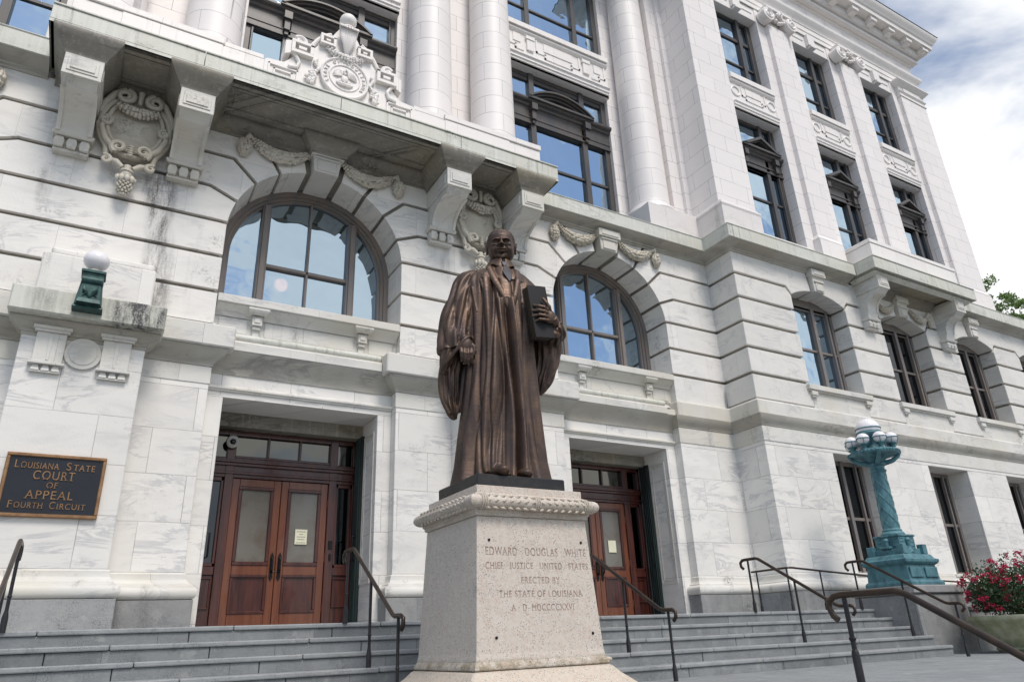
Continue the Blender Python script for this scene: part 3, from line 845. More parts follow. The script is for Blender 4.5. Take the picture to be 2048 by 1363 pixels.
# ---- keystones and swags
def keystone(c, zb=7.40, zt=7.90, wb=.215, wt=.275, yf=.65, y1=.9):
    m_ = MB()
    v = [(c - wb, yf + .04, zb), (c + wb, yf + .04, zb), (c + wb, DEP, zb), (c - wb, DEP, zb), (c - wt, yf, zt), (c + wt, yf, zt), (c + wt, y1, zt), (c - wt, y1, zt)]
    m_.add(v, [(0, 3, 2, 1), (4, 5, 6, 7), (0, 1, 5, 4), (1, 2, 6, 5), (2, 3, 7, 6), (3, 0, 4, 7)])
    m_.box(c - wt - .015, c + wt + .015, yf - .04, y1, zt - .20, zt - .015)
    m_.box(c - wt + .05, c + wt - .05, yf - .055, y1, zt - .165, zt - .05)
    m_.box(c - wb + .0, c + wb - .0, yf - .015, y1, zb + .245, zb + .285)
    m_.box(c - wb + .05, c + wb - .05, yf + .01, y1, zb + .03, zb + .24)
    return m_
def fruit_ring(m_, x, y, z, tx, tz, w, n=5):
    """a ring of fruits on the front half of a garland of radius w whose direction is (tx, tz)"""
    for q in range(n):
        a = PI * (q + random.uniform(.2, .8)) / n
        ox = -tz * w * math.cos(a); oz = tx * w * math.cos(a); oy = -w * .85 * math.sin(a)
        m_.ball((x + ox, y + oy, z + oz), w * random.uniform(.30, .52), 2, (1, 1, 1), jit=.0)
def swag(x0, z0, x1, z1, sag, y, r=.062, drop=None, dens=30):
    m_ = MB(); core = []; rs_ = []
    n = int(dens * .62)
    for i in range(n):
        t = (i + .5) / n
        x = x0 + (x1 - x0) * t; z = z0 + (z1 - z0) * t - sag * 4 * t * (1 - t)
        dx, dz = (x1 - x0), -sag * 4 * (1 - 2 * t); L = math.hypot(dx, dz)
        w = r * (.45 + .80 * math.sin(PI * t) ** .7)
        core.append((x, y + .005, z)); rs_.append(w * .78)
        fruit_ring(m_, x, y, z, dx / L, dz / L, w)
    m_.tube(core, rs_, 8)
    if drop:
        dx, dz, L = drop
        for i in range(11):
            t = i / 10; w = r * (.45 + .70 * math.sin(PI * min(1, t * .75 + .2)))
            fruit_ring(m_, dx, y, dz - L * t, 0, 1, w, 5)
        m_.tube([(dx, y, dz + .02), (dx, y, dz - L * .5), (dx, y, dz - L)], [r * .5, r * .9, r * .5], 8)
        # ribbon roll that hangs it
        m_.tube([(dx, y, dz + .02), ((dx + (x0 if abs(dx - x0) < abs(dx - x1) else x1)) / 2, y - .05, dz + .10), ((x0 if abs(dx - x0) < abs(dx - x1) else x1), y, (z0 if abs(dx - x0) < abs(dx - x1) else z1))], [.045, .055, .04], 8)
    return m_
for c in AC:
    B(keystone(c), 'keystone', 'marble_trim', bev=.008)
    for sgn in (-1, 1):
        m_ = swag(c + sgn * 1.26, 7.74, c + sgn * .31, 7.74, .23, .76, r=.078, drop=(c + sgn * 1.37, 7.66, .30), dens=40)
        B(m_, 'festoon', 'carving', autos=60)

# ---- string course and the big balcony
def string_prof(zt=8.31):
    return [(0, 7.80), (.02, 7.80), (.03, 7.835), (.055, 7.85), (.06, 7.88), (.10, 7.90), (.17, 7.925), (.24, 7.95), (.27, 7.967), (.275, 7.972), (0, 7.972)]
sp_ = string_prof(); fas = [(0, 7.975), (.31, 7.975), (.31, 8.285), (.325, 8.29), (.325, 8.31), (0, 8.335)]
for p in ([(-12, YP), (-6.40, YP)], [(2.12, YP), (7.02, YP), (7.02, 0), (11.2, 0)], [(15.78, 0), (26, 0)]):
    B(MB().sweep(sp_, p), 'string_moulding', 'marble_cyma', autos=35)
    B(MB().sweep(fas, p), 'string_course', 'marble_balcony', bev=.006)
BAL = empty('balcony', (-2.14, .8, 7.9), '', '') ; del BAL['label']; del BAL['category']
BAL.parent = BLD; BAL.location = Vector((-2.14, .8, 7.9)) - BLD.location
bx0, bx1, byf = -6.40, 2.12, -.28
cuts = [bx0, -4.38, -2.24, .0, bx1]
m_ = MB()
for a, b_ in zip(cuts[:-1], cuts[1:]):
    m_.box(a + .004, b_ - .004, byf, YP + .2, 8.03, 8.29); m_.box(a + .004, b_ - .004, byf - .02, YP + .2, 8.293, 8.325)
m_.sweep([(0, 7.972), (.0, 8.03), (-.10, 8.03), (-.10, 7.972)], [(bx0, YP), (bx0, byf), (bx1, byf), (bx1, YP)])
B(m_, 'slab', 'marble_balcony', BAL, bev=.006)
# soffit: frames, panels and coves
BRX = [-5.895, -4.385, .04, 1.60]
BW = .245
m_ = MB()
m_.box(bx0 + .09, bx1 - .09, byf + .09, YP, 8.0, 8.027)
fr = [(bx0 + .095, bx1 - .095, byf + .095, byf + .17)]
for a in fr: m_.box(a[0], a[1], a[2], a[3], 7.965, 8.0)
def frame(x0, x1, y0, y1, z0, z1, w):
    m_.box(x0, x1, y0, y0 + w, z0, z1); m_.box(x0, x1, y1 - w, y1, z0, z1); m_.box(x0, x0 + w, y0 + w, y1 - w, z0, z1); m_.box(x1 - w, x1, y0 + w, y1 - w, z0, z1)
frame(-4.0, -.35, byf + .2, YP - .30, 7.975, 8.0, .06)
frame(-3.85, -.50, byf + .28, YP - .36, 7.985, 8.0, .02)
frame(-5.50, -4.78, byf + .2, YP - .25, 7.975, 8.0, .05)
frame(.42, 1.22, byf + .2, YP - .25, 7.975, 8.0, .05)
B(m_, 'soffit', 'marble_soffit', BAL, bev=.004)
cove = [(0, 7.66), (.015, 7.66), (.02, 7.69), (.04, 7.72), (.09, 7.78), (.15, 7.86), (.19, 7.93), (.20, 7.96), (.20, 7.995), (0, 7.995)]
m_ = MB()
for bxx in BRX:
    m_.sweep(cove, [(bxx - BW, YP), (bxx - BW, -.10), (bxx + BW, -.10), (bxx + BW, YP)])
cwall = [(0, 7.72), (.02, 7.72), (.03, 7.78), (.10, 7.84), (.17, 7.92), (.19, 7.96), (.19, 7.995), (0, 7.995)]
for a, b_ in ((-4.385 + BW, -2.165 - .30), (-2.165 + .30, .04 - BW), (-5.895 + BW, -4.385 - BW), (.04 + BW, 1.60 - BW), (bx0 + .1, -5.895 - BW), (1.6 + BW, bx1 - .1)):
    m_.sweep(cwall, [(a, YP), (b_, YP)])
m_.sweep(cwall, [(-2.465, YP), (-2.465, .58), (-1.865, .58), (-1.865, YP)])
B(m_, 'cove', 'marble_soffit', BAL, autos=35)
def bracket(cx, w, zt=7.66, yf=-.12, yw=YP, zb=6.55, mat='marble_trim', par=None, d=0):
    """scroll console: block head, concave body, base with three drops"""
    H = zt; P_ = par
    m_ = MB()
    m_.box(cx - w, cx + w, yf, yw + .05, H - .36, H)
    # raised panel on head
    m_.box(cx - w + .05, cx + w - .05, yf - .012, yf, H - .30, H - .06)
    m_.box(cx - w + .09, cx + w - .09, yf - .026, yf, H - .26, H - .10)
    for sgn in (-1, 1):
        xx = cx + sgn * w
        m_.box(min(xx, xx + sgn * .012), max(xx, xx + sgn * .012), yf + .08, yw - .10, H - .28, H - .08)
    br = m_.build('bracket', mat, P_, bev=.008)
    # body in profile
    pts = [(yw + .05, H - .36), (yf + .03, H - .36), (yf + .10, H - .42), (yf + .16, H - .47)]
    L = yw - yf
    for t in np.linspace(0, 1, 12):
        a = t * PI / 2
        pts.append((yf + .20 + (L - .42) * math.sin(a), H - .475 - (.36) * (1 - math.cos(a))))
    pts += [(yw - .18, zb + .28), (yw + .05, zb + .28)]
    b2 = MB(); [b2.prismx([pts[q], pts[q + 1], (yw + .05, min(pts[q + 1][1], H - .36)), (yw + .05, min(pts[q][1], H - .36) + 1e-4)], cx - w + .03, cx + w - .03) for q in range(1, len(pts) - 2)]
    # side rims
    rim = [(p[0] - .022, p[1] - .01) for p in pts[4:-1]]
    for sgn in (-1, 1):
        x0 = cx + sgn * (w - .012)
        ro = [(p[0] - .022, p[1] - .01) for p in pts[3:-2]]; ri = [(p[0] + .03, p[1] + .03) for p in pts[3:-2]]
        for q in range(len(ro) - 1):
            b2.prismx([ro[q], ro[q + 1], ri[q + 1], ri[q]], min(x0, x0 - sgn * .055), max(x0, x0 - sgn * .055))
    b2.build('scroll', mat, br, autos=35)
    b3 = MB()
    b3.sweep([(0, zb + .22), (.0, zb + .22), (.015, zb + .24), (.03, zb + .28), (.0, zb + .28)], [(cx - w, yw), (cx - w, yw - .20), (cx + w, yw - .20), (cx + w, yw)])
    b3.box(cx - w, cx + w, yw - .21, yw + .02, zb + .225, zb + .275)
    b3.box(cx - w + .02, cx + w - .02, yw - .10, yw + .02, zb + .02, zb + .225)
    for q in (-.66, 0, .66):
        b3.frustum(cx + q * w, yw - .115, zb + .045, zb + .13, .055, .06, w * .28, .085)
        b3.frustum(cx + q * w, yw - .115, zb + .13, zb + .222, w * .28, .085, .045, .05)
    b3.box(cx - w + .02, cx + w - .02, yw - .13, yw + .02, zb, zb + .04)
    b3.build('drops', mat, br, bev=.006)
    return br
for bxx in BRX: bracket(bxx, BW, par=BLD)

# cartouches between the brackets
def spiral(cx, cz, y, r, turns, a0, sgn, tr, n=30):
    return [(cx + sgn * r * (1 - .82 * t) * math.cos(a0 + turns * 2 * PI * t), y - .03 * math.sin(PI * t), cz + r * (1 - .82 * t) * math.sin(a0 + turns * 2 * PI * t)) for t in np.linspace(0, 1, n)]
def cartouche(cx, cz, y, name='cartouche'):
    m_ = MB()
    def sh(u, v):
        a = 2 * PI * u; r = v
        rx, rz = .345, .44
        return (cx + rx * r * math.cos(a), y + .02 - .07 * (1 - r * r), cz + rz * r * math.sin(a) * (1.0 - .08 * math.cos(a) ** 2))
    m_.grid(sh, 36, 8, closeu=True)
    el = lambda rx, rz, a, yy: (cx + rx * math.cos(a), yy, cz + rz * math.sin(a))
    m_.tube([el(.38, .47, a, y - .03) for a in np.linspace(rad(-235), rad(55), 44)], .032, 8)
    m_.tube([el(.47, .545, a, y + .0) for a in np.linspace(rad(-240), rad(60), 44)], .045, 8)
    m_.prism([(cx + .46 * math.cos(a), cz + .54 * math.sin(a)) for a in np.linspace(0, 2 * PI, 40)[:-1]], y + .01, YP + .03)
    for sg in (-1, 1):
        m_.tube(spiral(cx + sg * .21, cz + .48, y - .07, .13, 1.6, rad(100), sg, .03), np.linspace(.05, .022, 30), 8)   # top volutes
        m_.tube([(cx + sg * .21, y - .06, cz + .61), (cx + sg * .36, y - .04, cz + .50), (cx + sg * .47, y - .02, cz + .30), (cx + sg * .50, y, cz + .12)], [.05, .055, .05, .03], 8)
        m_.tube(spiral(cx + sg * .40, cz - .03, y - .05, .085, 1.4, rad(80), sg, .02), np.linspace(.034, .016, 30), 7)
        m_.tube(spiral(cx + sg * .17, cz - .47, y - .08, .10, 1.5, rad(-60), sg, .02), np.linspace(.042, .018, 30), 7)
        m_.tube([(cx + sg * .40, y - .04, cz + .05), (cx + sg * .44, y - .05, cz - .15), (cx + sg * .36, y - .06, cz - .35), (cx + sg * .18, y - .08, cz - .55)], [.03, .045, .05, .04], 8)
        m_.tube([(cx + sg * .50, y, cz - .05), (cx + sg * .45, y, cz - .25), (cx + sg * .33, y, cz - .45), (cx + sg * .30, y, cz - .66)], [.03, .045, .05, .045], 8)
        m_.tube(spiral(cx + sg * .30, cz - .70, y - .03, .075, 1.3, rad(60), sg, .02), np.linspace(.04, .018, 30), 7)
        m_.tube([(cx + sg * .30, y, cz - .66), (cx + sg * .16, y - .03, cz - .70), (cx + sg * .07, y - .05, cz - .78)], [.04, .055, .04], 8)
    for i in range(7): m_.ball((cx, y - .10, cz + .60 - .035 * i), .045 - .002 * i, 1, (1.2, .8, .6))     # shell between the volutes
    for i in range(5): m_.ball((cx, y - .10, cz - .42 - .04 * i), .042, 1, (1.2, .8, .6))
    m_.lathe([(.0, cz - .98), (.045, cz - .97), (.085, cz - .90), (.075, cz - .85), (.095, cz - .84), (.095, cz - .81), (.06, cz - .79), (.055, cz - .72), (0, cz - .70)], cx, y - .02, 14, cap=False)
    for i in range(9):
        m_.ball((cx + .11 * math.cos(i * .7), y - .02 - .07 * abs(math.sin(i * .7)), cz - .96), .045, 1, (1, .7, 1.5))
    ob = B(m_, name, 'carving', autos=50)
    p = MB()
    for k in range(7):
        rr = .095 * math.sin(PI * (.22 + .70 * k / 6.5)) + .005
        for j in range(9):
            a = 2 * PI * j / 9 + (k % 2) * .35
            p.ball((cx + rr * math.cos(a), y - .02 + rr * .8 * math.sin(a), cz - 1.0 - .037 * k), .024, 1)
    p.ball((cx, y - .02, cz - 1.11), .085, 1, (1, .8, 1.6))
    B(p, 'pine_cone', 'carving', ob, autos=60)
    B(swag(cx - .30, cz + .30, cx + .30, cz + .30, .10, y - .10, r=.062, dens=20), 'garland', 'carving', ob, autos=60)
    return ob
cartouche(-5.14, 7.26, .68); cartouche(.84, 7.26, .68)
# ---- parapet and crest above the balcony
m_ = MB()
m_.box(-6.25, 2.02, .16, YP + .4, 8.30, 8.955)
for a, b_ in ((-6.27, -4.115), (-.13, 2.035)): m_.box(a, b_, .13, YP + .4, 8.968, 9.085)
m_.box(-4.11, -3.48, .17, YP + .4, 8.968, 9.06); m_.box(-.76, -.135, .17, YP + .4, 8.968, 9.06)
for a, b_ in ((-5.6, -4.13), (-.12, 1.3)): m_.box(a, b_, .145, .16, 8.45, 8.955)
B(m_, 'parapet', 'terracotta_plain', bev=.008)
cx, yc = -2.11, .14
half = [(0, 10.22), (.14, 10.20), (.22, 10.05), (.28, 9.92), (.46, 9.86), (.46, 9.70), (.56, 9.55), (.72, 9.47), (.94, 9.52), (.94, 9.30), (.88, 9.24), (.98, 9.10), (1.05, 9.02), (1.32, 8.99), (1.36, 8.95), (1.36, 8.32), (0, 8.32)]
out = [(cx + x, z) for x, z in half] + [(cx - x, z) for x, z in half[::-1][1:-1]]
m_ = MB(); m_.prism(out[::-1], yc, YP + .1)
for sg in (-1, 1):
    X = lambda v: cx + sg * v
    def bx(x0, x1, y0, z0, z1): m_.box(min(X(x0), X(x1)), max(X(x0), X(x1)), y0, yc + .01, z0, z1)
    # Greek-key scroll blocks
    bx(.58, .96, yc - .10, 9.24, 9.30); bx(.58, .64, yc - .10, 9.30, 9.50); bx(.58, .96, yc - .10, 9.46, 9.52); bx(.90, .96, yc - .10, 9.30, 9.46); bx(.70, .84, yc - .09, 9.35, 9.41)
    bx(.20, .48, yc - .10, 9.66, 9.71); bx(.20, .25, yc - .10, 9.71, 9.86); bx(.20, .48, yc - .10, 9.83, 9.88); bx(.43, .48, yc - .10, 9.71, 9.83); bx(.30, .38, yc - .09, 9.75, 9.79)
    m_.prism([(X(.96), 9.50), (X(1.06), 9.46), (X(1.06), 9.16), (X(.96), 9.22)][::sg], yc - .06, yc + .3)
    for r0 in (.0, .09):
        bx(.80 + r0, 1.30 - r0, yc - .03, 8.44 + r0, 8.47 + r0); bx(.80 + r0, .83 + r0, yc - .03, 8.47 + r0, 8.90 - r0); bx(.80 + r0, 1.30 - r0, yc - .03, 8.87 - r0, 8.90 - r0); bx(1.27 - r0, 1.30 - r0, yc - .03, 8.44 + r0, 8.90 - r0)
    m_.tube([(X(.95), yc - .02, 9.30), (X(.86), yc - .03, 9.20), (X(.80), yc - .03, 9.08), (X(.84), yc - .03, 8.96), (X(.98), yc - .03, 8.93)], .035, 8)
    m_.tube(spiral(X(.80), 9.58, yc + .02, .11, 1.4, rad(40), sg, .02), np.linspace(.05, .02, 30), 7)
    m_.tube([(X(.28), yc, 9.98), (X(.40), yc, 9.90), (X(.52), yc, 9.74), (X(.60), yc, 9.58)], .045, 8)
    for k in range(24):
        t = k / 23
        m_.ball((X(.50 + .03 * math.sin(9 * t)), yc - .03, 9.28 - .36 * t), random.uniform(.03, .045), 1, jit=.3)
        m_.ball((X(.58 + random.uniform(-.09, .09) * (1 - abs(t - .5))), yc - .05, 8.98 - .26 * t), random.uniform(.03, .045), 1, jit=.3)
B(m_, 'crest', 'terracotta_plain', bev=.006)
m_ = MB(); m_.ball((cx + .0, yc - .04, 10.40), .155, 4)
m_.lathe([(.06, 10.16), (.14, 10.20), (.12, 10.24), (.07, 10.26), (.06, 10.28)], cx, yc - .03, 20)
B(m_, 'finial_ball', 'terracotta_plain', autos=60)
m_ = MB()
for k in range(9):
    a = rad(-70 + 17.5 * k)
    m_.tube([(cx + .02 * math.sin(a), yc - .06, 9.62), (cx + .08 * math.sin(a), yc - .12, 9.80), (cx + .13 * math.sin(a), yc - .10, 9.98), (cx + .15 * math.sin(a) , yc - .12, 10.12), (cx + .17 * math.sin(a), yc - .17, 10.16), (cx + .17 * math.sin(a), yc - .19, 10.11)], [.02, .032, .036, .036, .028, .012], 6)
B(m_, 'acanthus_leaf', 'terracotta_old', autos=60)
B(swag(cx - .36, 9.66, cx + .36, 9.66, .16, yc - .03, r=.06, dens=24), 'garland', 'terracotta_plain', autos=60)
m_ = MB(); n = 56; mz = 9.06
m_.prism([(cx + .44 * math.cos(2 * PI * i / n), mz + .44 * math.sin(2 * PI * i / n)) for i in range(n)], yc - .05, yc + .02)
m_.tube([(cx + .42 * math.cos(a), yc - .055, mz + .42 * math.sin(a)) for a in np.linspace(0, 2 * PI, 57)], .022, 8, cap=False)
m_.tube([(cx + .275 * math.cos(a), yc - .055, mz + .275 * math.sin(a)) for a in np.linspace(0, 2 * PI, 49)], .013, 8, cap=False)
# pelican feeding her young, in low relief
m_.ball((cx + .0, yc - .055, mz - .02), .085, 2, (.8, .35, 1.15))
m_.tube([(cx, yc - .07, mz + .06), (cx - .03, yc - .08, mz + .12), (cx + .01, yc - .08, mz + .165), (cx + .045, yc - .08, mz + .13), (cx + .05, yc - .08, mz + .05)], [.03, .022, .024, .02, .008], 7)
for sg in (-1, 1):
    for q in range(7):
        a = rad(25 + 13 * q)
        m_.tube([(cx + sg * .05, yc - .06, mz + .03), (cx + sg * (.05 + .09 * math.sin(a)), yc - .075, mz + .03 + .10 * math.cos(a)), (cx + sg * (.05 + .17 * math.sin(a)), yc - .06, mz + .02 + .15 * math.cos(a))], [.012, .020, .006], 5)
for q in (-.09, 0, .09): m_.ball((cx + q, yc - .06, mz - .10), .026, 1); 
m_.tube([(cx - .15, yc - .06, mz - .13), (cx - .08, yc - .075, mz - .165), (cx + .08, yc - .075, mz - .165), (cx + .15, yc - .06, mz - .13)], [.015, .03, .03, .015], 7)
med = B(m_, 'seal', 'terracotta_plain', autos=40)
# ring lettering
bm_ = bmesh.new()
def ring_text(txt, r, size, a0, a1, up=True):
    for i, ch in enumerate(txt):
        if ch == ' ': continue
        a = a0 + (a1 - a0) * i / (len(txt) - 1)
        cu = bpy.data.curves.new('c', 'FONT'); cu.body = ch; cu.size = size; cu.align_x = 'CENTER'; cu.align_y = 'CENTER'; cu.extrude = .012
        to = bpy.data.objects.new('t', cu); COL.objects.link(to)
        me = bpy.data.meshes.new_from_object(to.evaluated_get(bpy.context.evaluated_depsgraph_get())); bpy.data.objects.remove(to)
        me.transform(Matrix.Translation((cx + r * math.cos(a), yc - .058, mz + r * math.sin(a))) @ Matrix.Rotation(PI / 2, 4, 'X') @ Matrix.Rotation(a - (PI / 2 if up else -PI / 2), 4, 'Z'))
        bm_.from_mesh(me)
ring_text('STATE OF LOUISIANA', .348, .085, rad(208), rad(-28))
me_ = bpy.data.meshes.new('seal_lettering'); bm_.to_mesh(me_); bm_.free(); me_.materials.append(M['terracotta_plain'])
o_ = bpy.data.objects.new('seal_lettering', me_); COL.objects.link(o_); me_.transform(Matrix.Translation(-wloc(med))); o_.parent = med

# ---- upper storeys of the centre
YU = 1.86
UC = [-8.16, -2.09, 3.88]
UH = 1.58
m_ = MB()
def uw(x0, x1, z0, z1): m_.box(x0, x1, YU, 2.6, z0, z1)
xs = [-12.0]
for c in UC: xs += [c - UH, c + UH]
xs += [7.3]
for i in range(0, len(xs), 2): uw(xs[i], xs[i + 1], 8.2, 18.6)
B(m_, 'upper_wall', 'terracotta', bev=.006)
def key_panel(m_, x0, x1, y, z0, z1, kind):
    """fret-like raised fillets"""
    W = x1 - x0
    def fillet(pts, w=.026, d=.022):
        for (xa, za), (xb, zb) in zip(pts[:-1], pts[1:]):
            m_.box(min(xa, xb) - w / 2, max(xa, xb) + w / 2, y - d, y, min(za, zb) - w / 2, max(za, zb) + w / 2)
    H = z1 - z0
    L = lambda fx, fz: (x0 + fx * W, z0 + fz * H)
    if kind == 'centre':
        fillet([L(.03, .95), L(.03, .40), L(.09, .40), L(.09, .24), L(.16, .24)], .045)
        fillet([L(.84, .24), L(.91, .24), L(.91, .40), L(.97, .40), L(.97, .95)], .045)
        fillet([L(.29, .95), L(.29, .40), L(.37, .40), L(.37, .24), L(.63, .24), L(.63, .40), L(.71, .40), L(.71, .95)], .045)
        m_.box(x0 + .07 * W, x0 + .14 * W, y - .02, y, z0 + .56 * H, z0 + .95 * H); m_.box(x0 + .86 * W, x0 + .93 * W, y - .02, y, z0 + .56 * H, z0 + .95 * H); m_.box(x0 + .36 * W, x0 + .64 * W, y - .02, y, z0 + .56 * H, z0 + .95 * H)
        for c_ in (.225, .775): m_.box(x0 + c_ * W - .10, x0 + c_ * W + .10, y - .05, y, z0 + .30 * H, z0 + .95 * H); m_.box(x0 + c_ * W - .13, x0 + c_ * W + .13, y - .07, y, z0 + .80 * H, z0 + .95 * H)
    else:
        for c_ in (.10, .90):
            r = .15
            m_.tube([(x0 + c_ * W + r * math.cos(a), y - .01, z0 + .55 * H + r * math.sin(a)) for a in np.linspace(0, 2 * PI, 25)], .022, 6, cap=False)
        fillet([L(.24, .95), L(.24, .45), L(.32, .45), L(.32, .28), L(.68, .28), L(.68, .45), L(.76, .45), L(.76, .95)], .036)
        m_.box(x0 + .33 * W, x0 + .67 * W, y - .018, y, z0 + .58 * H, z0 + .95 * H)
for c in UC:
    m_ = MB(); ys = YU - .10
    m_.box(c - UH, c + UH, ys, 2.4, 12.98, 14.22)
    m_.sweep([(0, 12.98), (.0, 13.05), (.03, 13.06), (.03, 13.12), (.06, 13.13), (.06, 13.20), (.10, 13.24), (0, 13.26)], [(c - UH, ys), (c + UH, ys)])
    key_panel(m_, c - UH, c + UH, ys, 13.30, 13.98, 'centre')
    m_.sweep([(0, 13.98), (.03, 13.99), (.07, 14.04), (.08, 14.08), (0, 14.10)], [(c - UH, ys), (c + UH, ys)])
    m_.box(c - UH, c + UH, ys - .12, 2.4, 14.12, 14.27)
    B(m_, 'spandrel_panel', 'terracotta_plain', bev=.005)
def bars(m_, x0, x1, z0, z1, w, y0, y1, verts=(), horiz=()):
    m_.box(x0, x0 + w, y0, y1, z0, z1); m_.box(x1 - w, x1, y0, y1, z0, z1)
    m_.box(x0 + w, x1 - w, y0, y1, z0, z0 + w); m_.box(x0 + w, x1 - w, y0, y1, z1 - w, z1)
    for (x, ww) in verts: m_.box(x - ww, x + ww, y0 - .03, y1, z0, z1)
    for (z, ww, xa, xb) in horiz: m_.box(xa, xb, y0 + .02, y1, z - ww, z + ww)
for c in UC:
    yf = 1.97; x0, x1 = c - UH, c + UH
    # piano nobile window with segmental pediment
    m_ = MB(); zt = 12.98
    bars(m_, x0, x1, 8.3, zt, .11, yf, yf + .12, [(c - .77, .075), (c + .77, .075)], [(10.24, .035, x0 + .1, x1 - .1)])
    m_.box(x0, x1, yf - .03, yf + .12, 11.36, 11.90)
    m_.box(x0, x1, yf - .05, yf, 11.36, 11.42); m_.box(x0, x1, yf - .045, yf, 11.52, 11.56)
    m_.box(x0 + .03, x1 - .03, yf + .02, yf + .12, 12.75, 12.98)
    for x in (-1.44, 1.44): m_.box(c + x - .02, c + x + .02, yf - .02, yf + .1, 8.3, 12.9)
    win = B(m_, 'window', 'window_frame', bev=.006)
    p = MB()
    p.sweep([(0, 11.86), (.04, 11.88), (.06, 11.93), (.13, 11.96), (.15, 12.00), (.15, 12.05), (0, 12.06)], [(x0, yf - .03), (x1, yf - .03)])
    def arch(r, zc, hw, n=18):
        a = math.asin(hw / r); return [(c + r * math.sin(t), zc + r * math.cos(t)) for t in np.linspace(-a, a, n)]
    hw, rise = .98, .38
    r = (hw * hw + rise * rise) / (2 * rise); zc = 12.06 + rise - r
    for (dr, ya, yb) in ((0, yf - .26, yf + .02), (-.05, yf - .20, yf + .02), (-.11, yf - .14, yf + .02)):
        o1 = arch(r + dr, zc, hw + dr * .8); i1 = arch(r + dr - .055, zc, hw + dr * .8 - .06)
        p.prism(o1 + i1[::-1], ya, yb)
    p.box(c - hw, c + hw, yf - .24, yf, 12.00, 12.07)
    for sg in (-1, 1):
        x = c + sg * .80
        p.box(x - .085, x + .085, yf - .19, yf - .02, 11.72, 11.92); p.box(x - .06, x + .06, yf - .14, yf - .02, 11.46, 11.72); p.box(x - .04, x + .04, yf - .10, yf - .02, 11.36, 11.46)
    B(p, 'pediment', 'window_frame', win, bev=.006)
    g = MB(); g.box(x0 + .05, x1 - .05, yf + .06, yf + .075, 8.3, zt - .05); B(g, 'pane', 'glass', win)
    # window above
    m_ = MB(); bars(m_, x0, x1, 14.27, 18.0, .11, yf, yf + .12, [(c - .77, .07), (c + .77, .07)], [(15.27, .03, x0, x1), (16.9, .06, x0, x1)])
    for x in (-1.44, 1.44): m_.box(c + x - .02, c + x + .02, yf - .02, yf + .1, 14.3, 18)
    win = B(m_, 'window', 'window_frame', bev=.006)
    g = MB(); g.box(x0 + .05, x1 - .05, yf + .06, yf + .075, 14.3, 17.95); B(g, 'pane', 'glass', win)
# columns
colx = [-4.24, .14, 1.71, 6.17, -5.85]
for x in colx:
    yc_ = 1.52; r = .5
    m_ = MB()
    m_.lathe([(.60, 9.22), (.64, 9.24), (.655, 9.28), (.64, 9.33), (.60, 9.345), (.555, 9.355), (.53, 9.42), (.512, 9.50), (r + .003, 9.56), (r, 9.62), (r - .012, 12.0), (r - .05, 17.2), (r - .01, 17.25)], x, yc_, 56, a0=0, a1=2 * PI)
    co = B(m_, 'column', 'terracotta_col', autos=35)
    if x > 6:
        q = MB(); q.box(x - .72, 7.2, .80, 2.0, 8.2, 9.15)
        q.box(x - .70, 7.2, .82, 2.0, 9.15, 9.18); q.frustum(x, yc_, 9.18, 9.235, .70, .70, .64, .64)
        q.sweep([(0, 9.15), (.09, 9.15), (.11, 9.19), (.09, 9.235), (.05, 9.25), (0, 9.30)], [(6.8, 1.1), (7.15, 1.1)])
    else:
        q = MB(); q.box(x - .72, x + .72, .80, 2.0, 8.2, 9.17); q.frustum(x, yc_, 9.17, 9.235, .72, .72, .64, .64)
    B(q, 'column_pedestal', 'terracotta_old', co, bev=.008)
    q = MB(); q.box(x - .62, x + .62, .90, 2.0, 17.55, 17.8); q.box(x - .52, x + .52, 1.0, 2.0, 17.25, 17.55)
    for sg in (-1, 1): q.tube([(x + sg * .50, .95, 17.42), (x + sg * .50, 1.9, 17.42)], .20, 16)
    B(q, 'capital', 'terracotta_plain', co, autos=35)
# strip pilaster between last column and the wing return
m_ = MB(); m_.box(6.62, 7.15, 1.12, 2.5, 9.15, 18.6); m_.box(6.95, 7.15, 1.02, 1.12, 9.2, 18.6)
B(m_, 'pilaster', 'terracotta', bev=.006)
m_ = MB(); m_.box(-12, 7.0, .85, 3, 17.8, 19.2); m_.sweep([(0, 19.2), (.1, 19.2), (.9, 19.45), (1.0, 19.8), (0, 19.9)], [(-12, .85), (7.0, .85)])
B(m_, 'entablature', 'terracotta_plain', bev=.01)

# ================================================================ wing, lower storeys
WO = [(8.87, 10.87), (12.29, 14.30), (15.71, 17.69), (19.13, 21.1)]
RO = [(9.15, 10.85), (12.69, 14.38), (16.20, 17.90), (19.6, 21.3)]
m_ = MB(); m_.box(7.02, 26, 0, 1.1, 3.245, 4.25)
e = [7.02] + [v for r in RO for v in r] + [26]
for i in range(0, len(e), 2): m_.box(e[i], e[i + 1], 0, 1.1, 0, 3.245)
for a, b_ in RO: m_.box(a, b_, .02, 1.1, 0, .72)
B(m_, 'wing_wall', 'marble_low', bev=.006)
for a, b_ in RO:
    m_ = MB(); m_.box(a - .12, b_ + .12, -.06, .5, .66, .73); B(m_, 'sill', 'marble_trim', bev=.01)
    m_ = MB(); yf = .52; xm = (a + b_) / 2 + .12
    bars(m_, a, b_, .73, 3.245, .09, yf, yf + .1, [(xm - .05, .05)], [(1.95, .035, a, b_)])
    m_.box(a + .10, a + .13, yf - .04, yf, .73, 3.2); m_.box(b_ - .30, b_ - .24, yf - .02, yf + .06, .73, 3.2)
    win = B(m_, 'window', 'window_frame_arch', bev=.006)
    g = MB(); g.box(a + .03, b_ - .03, yf + .05, yf + .06, .76, 3.2); B(g, 'pane', 'glass_dark', win)
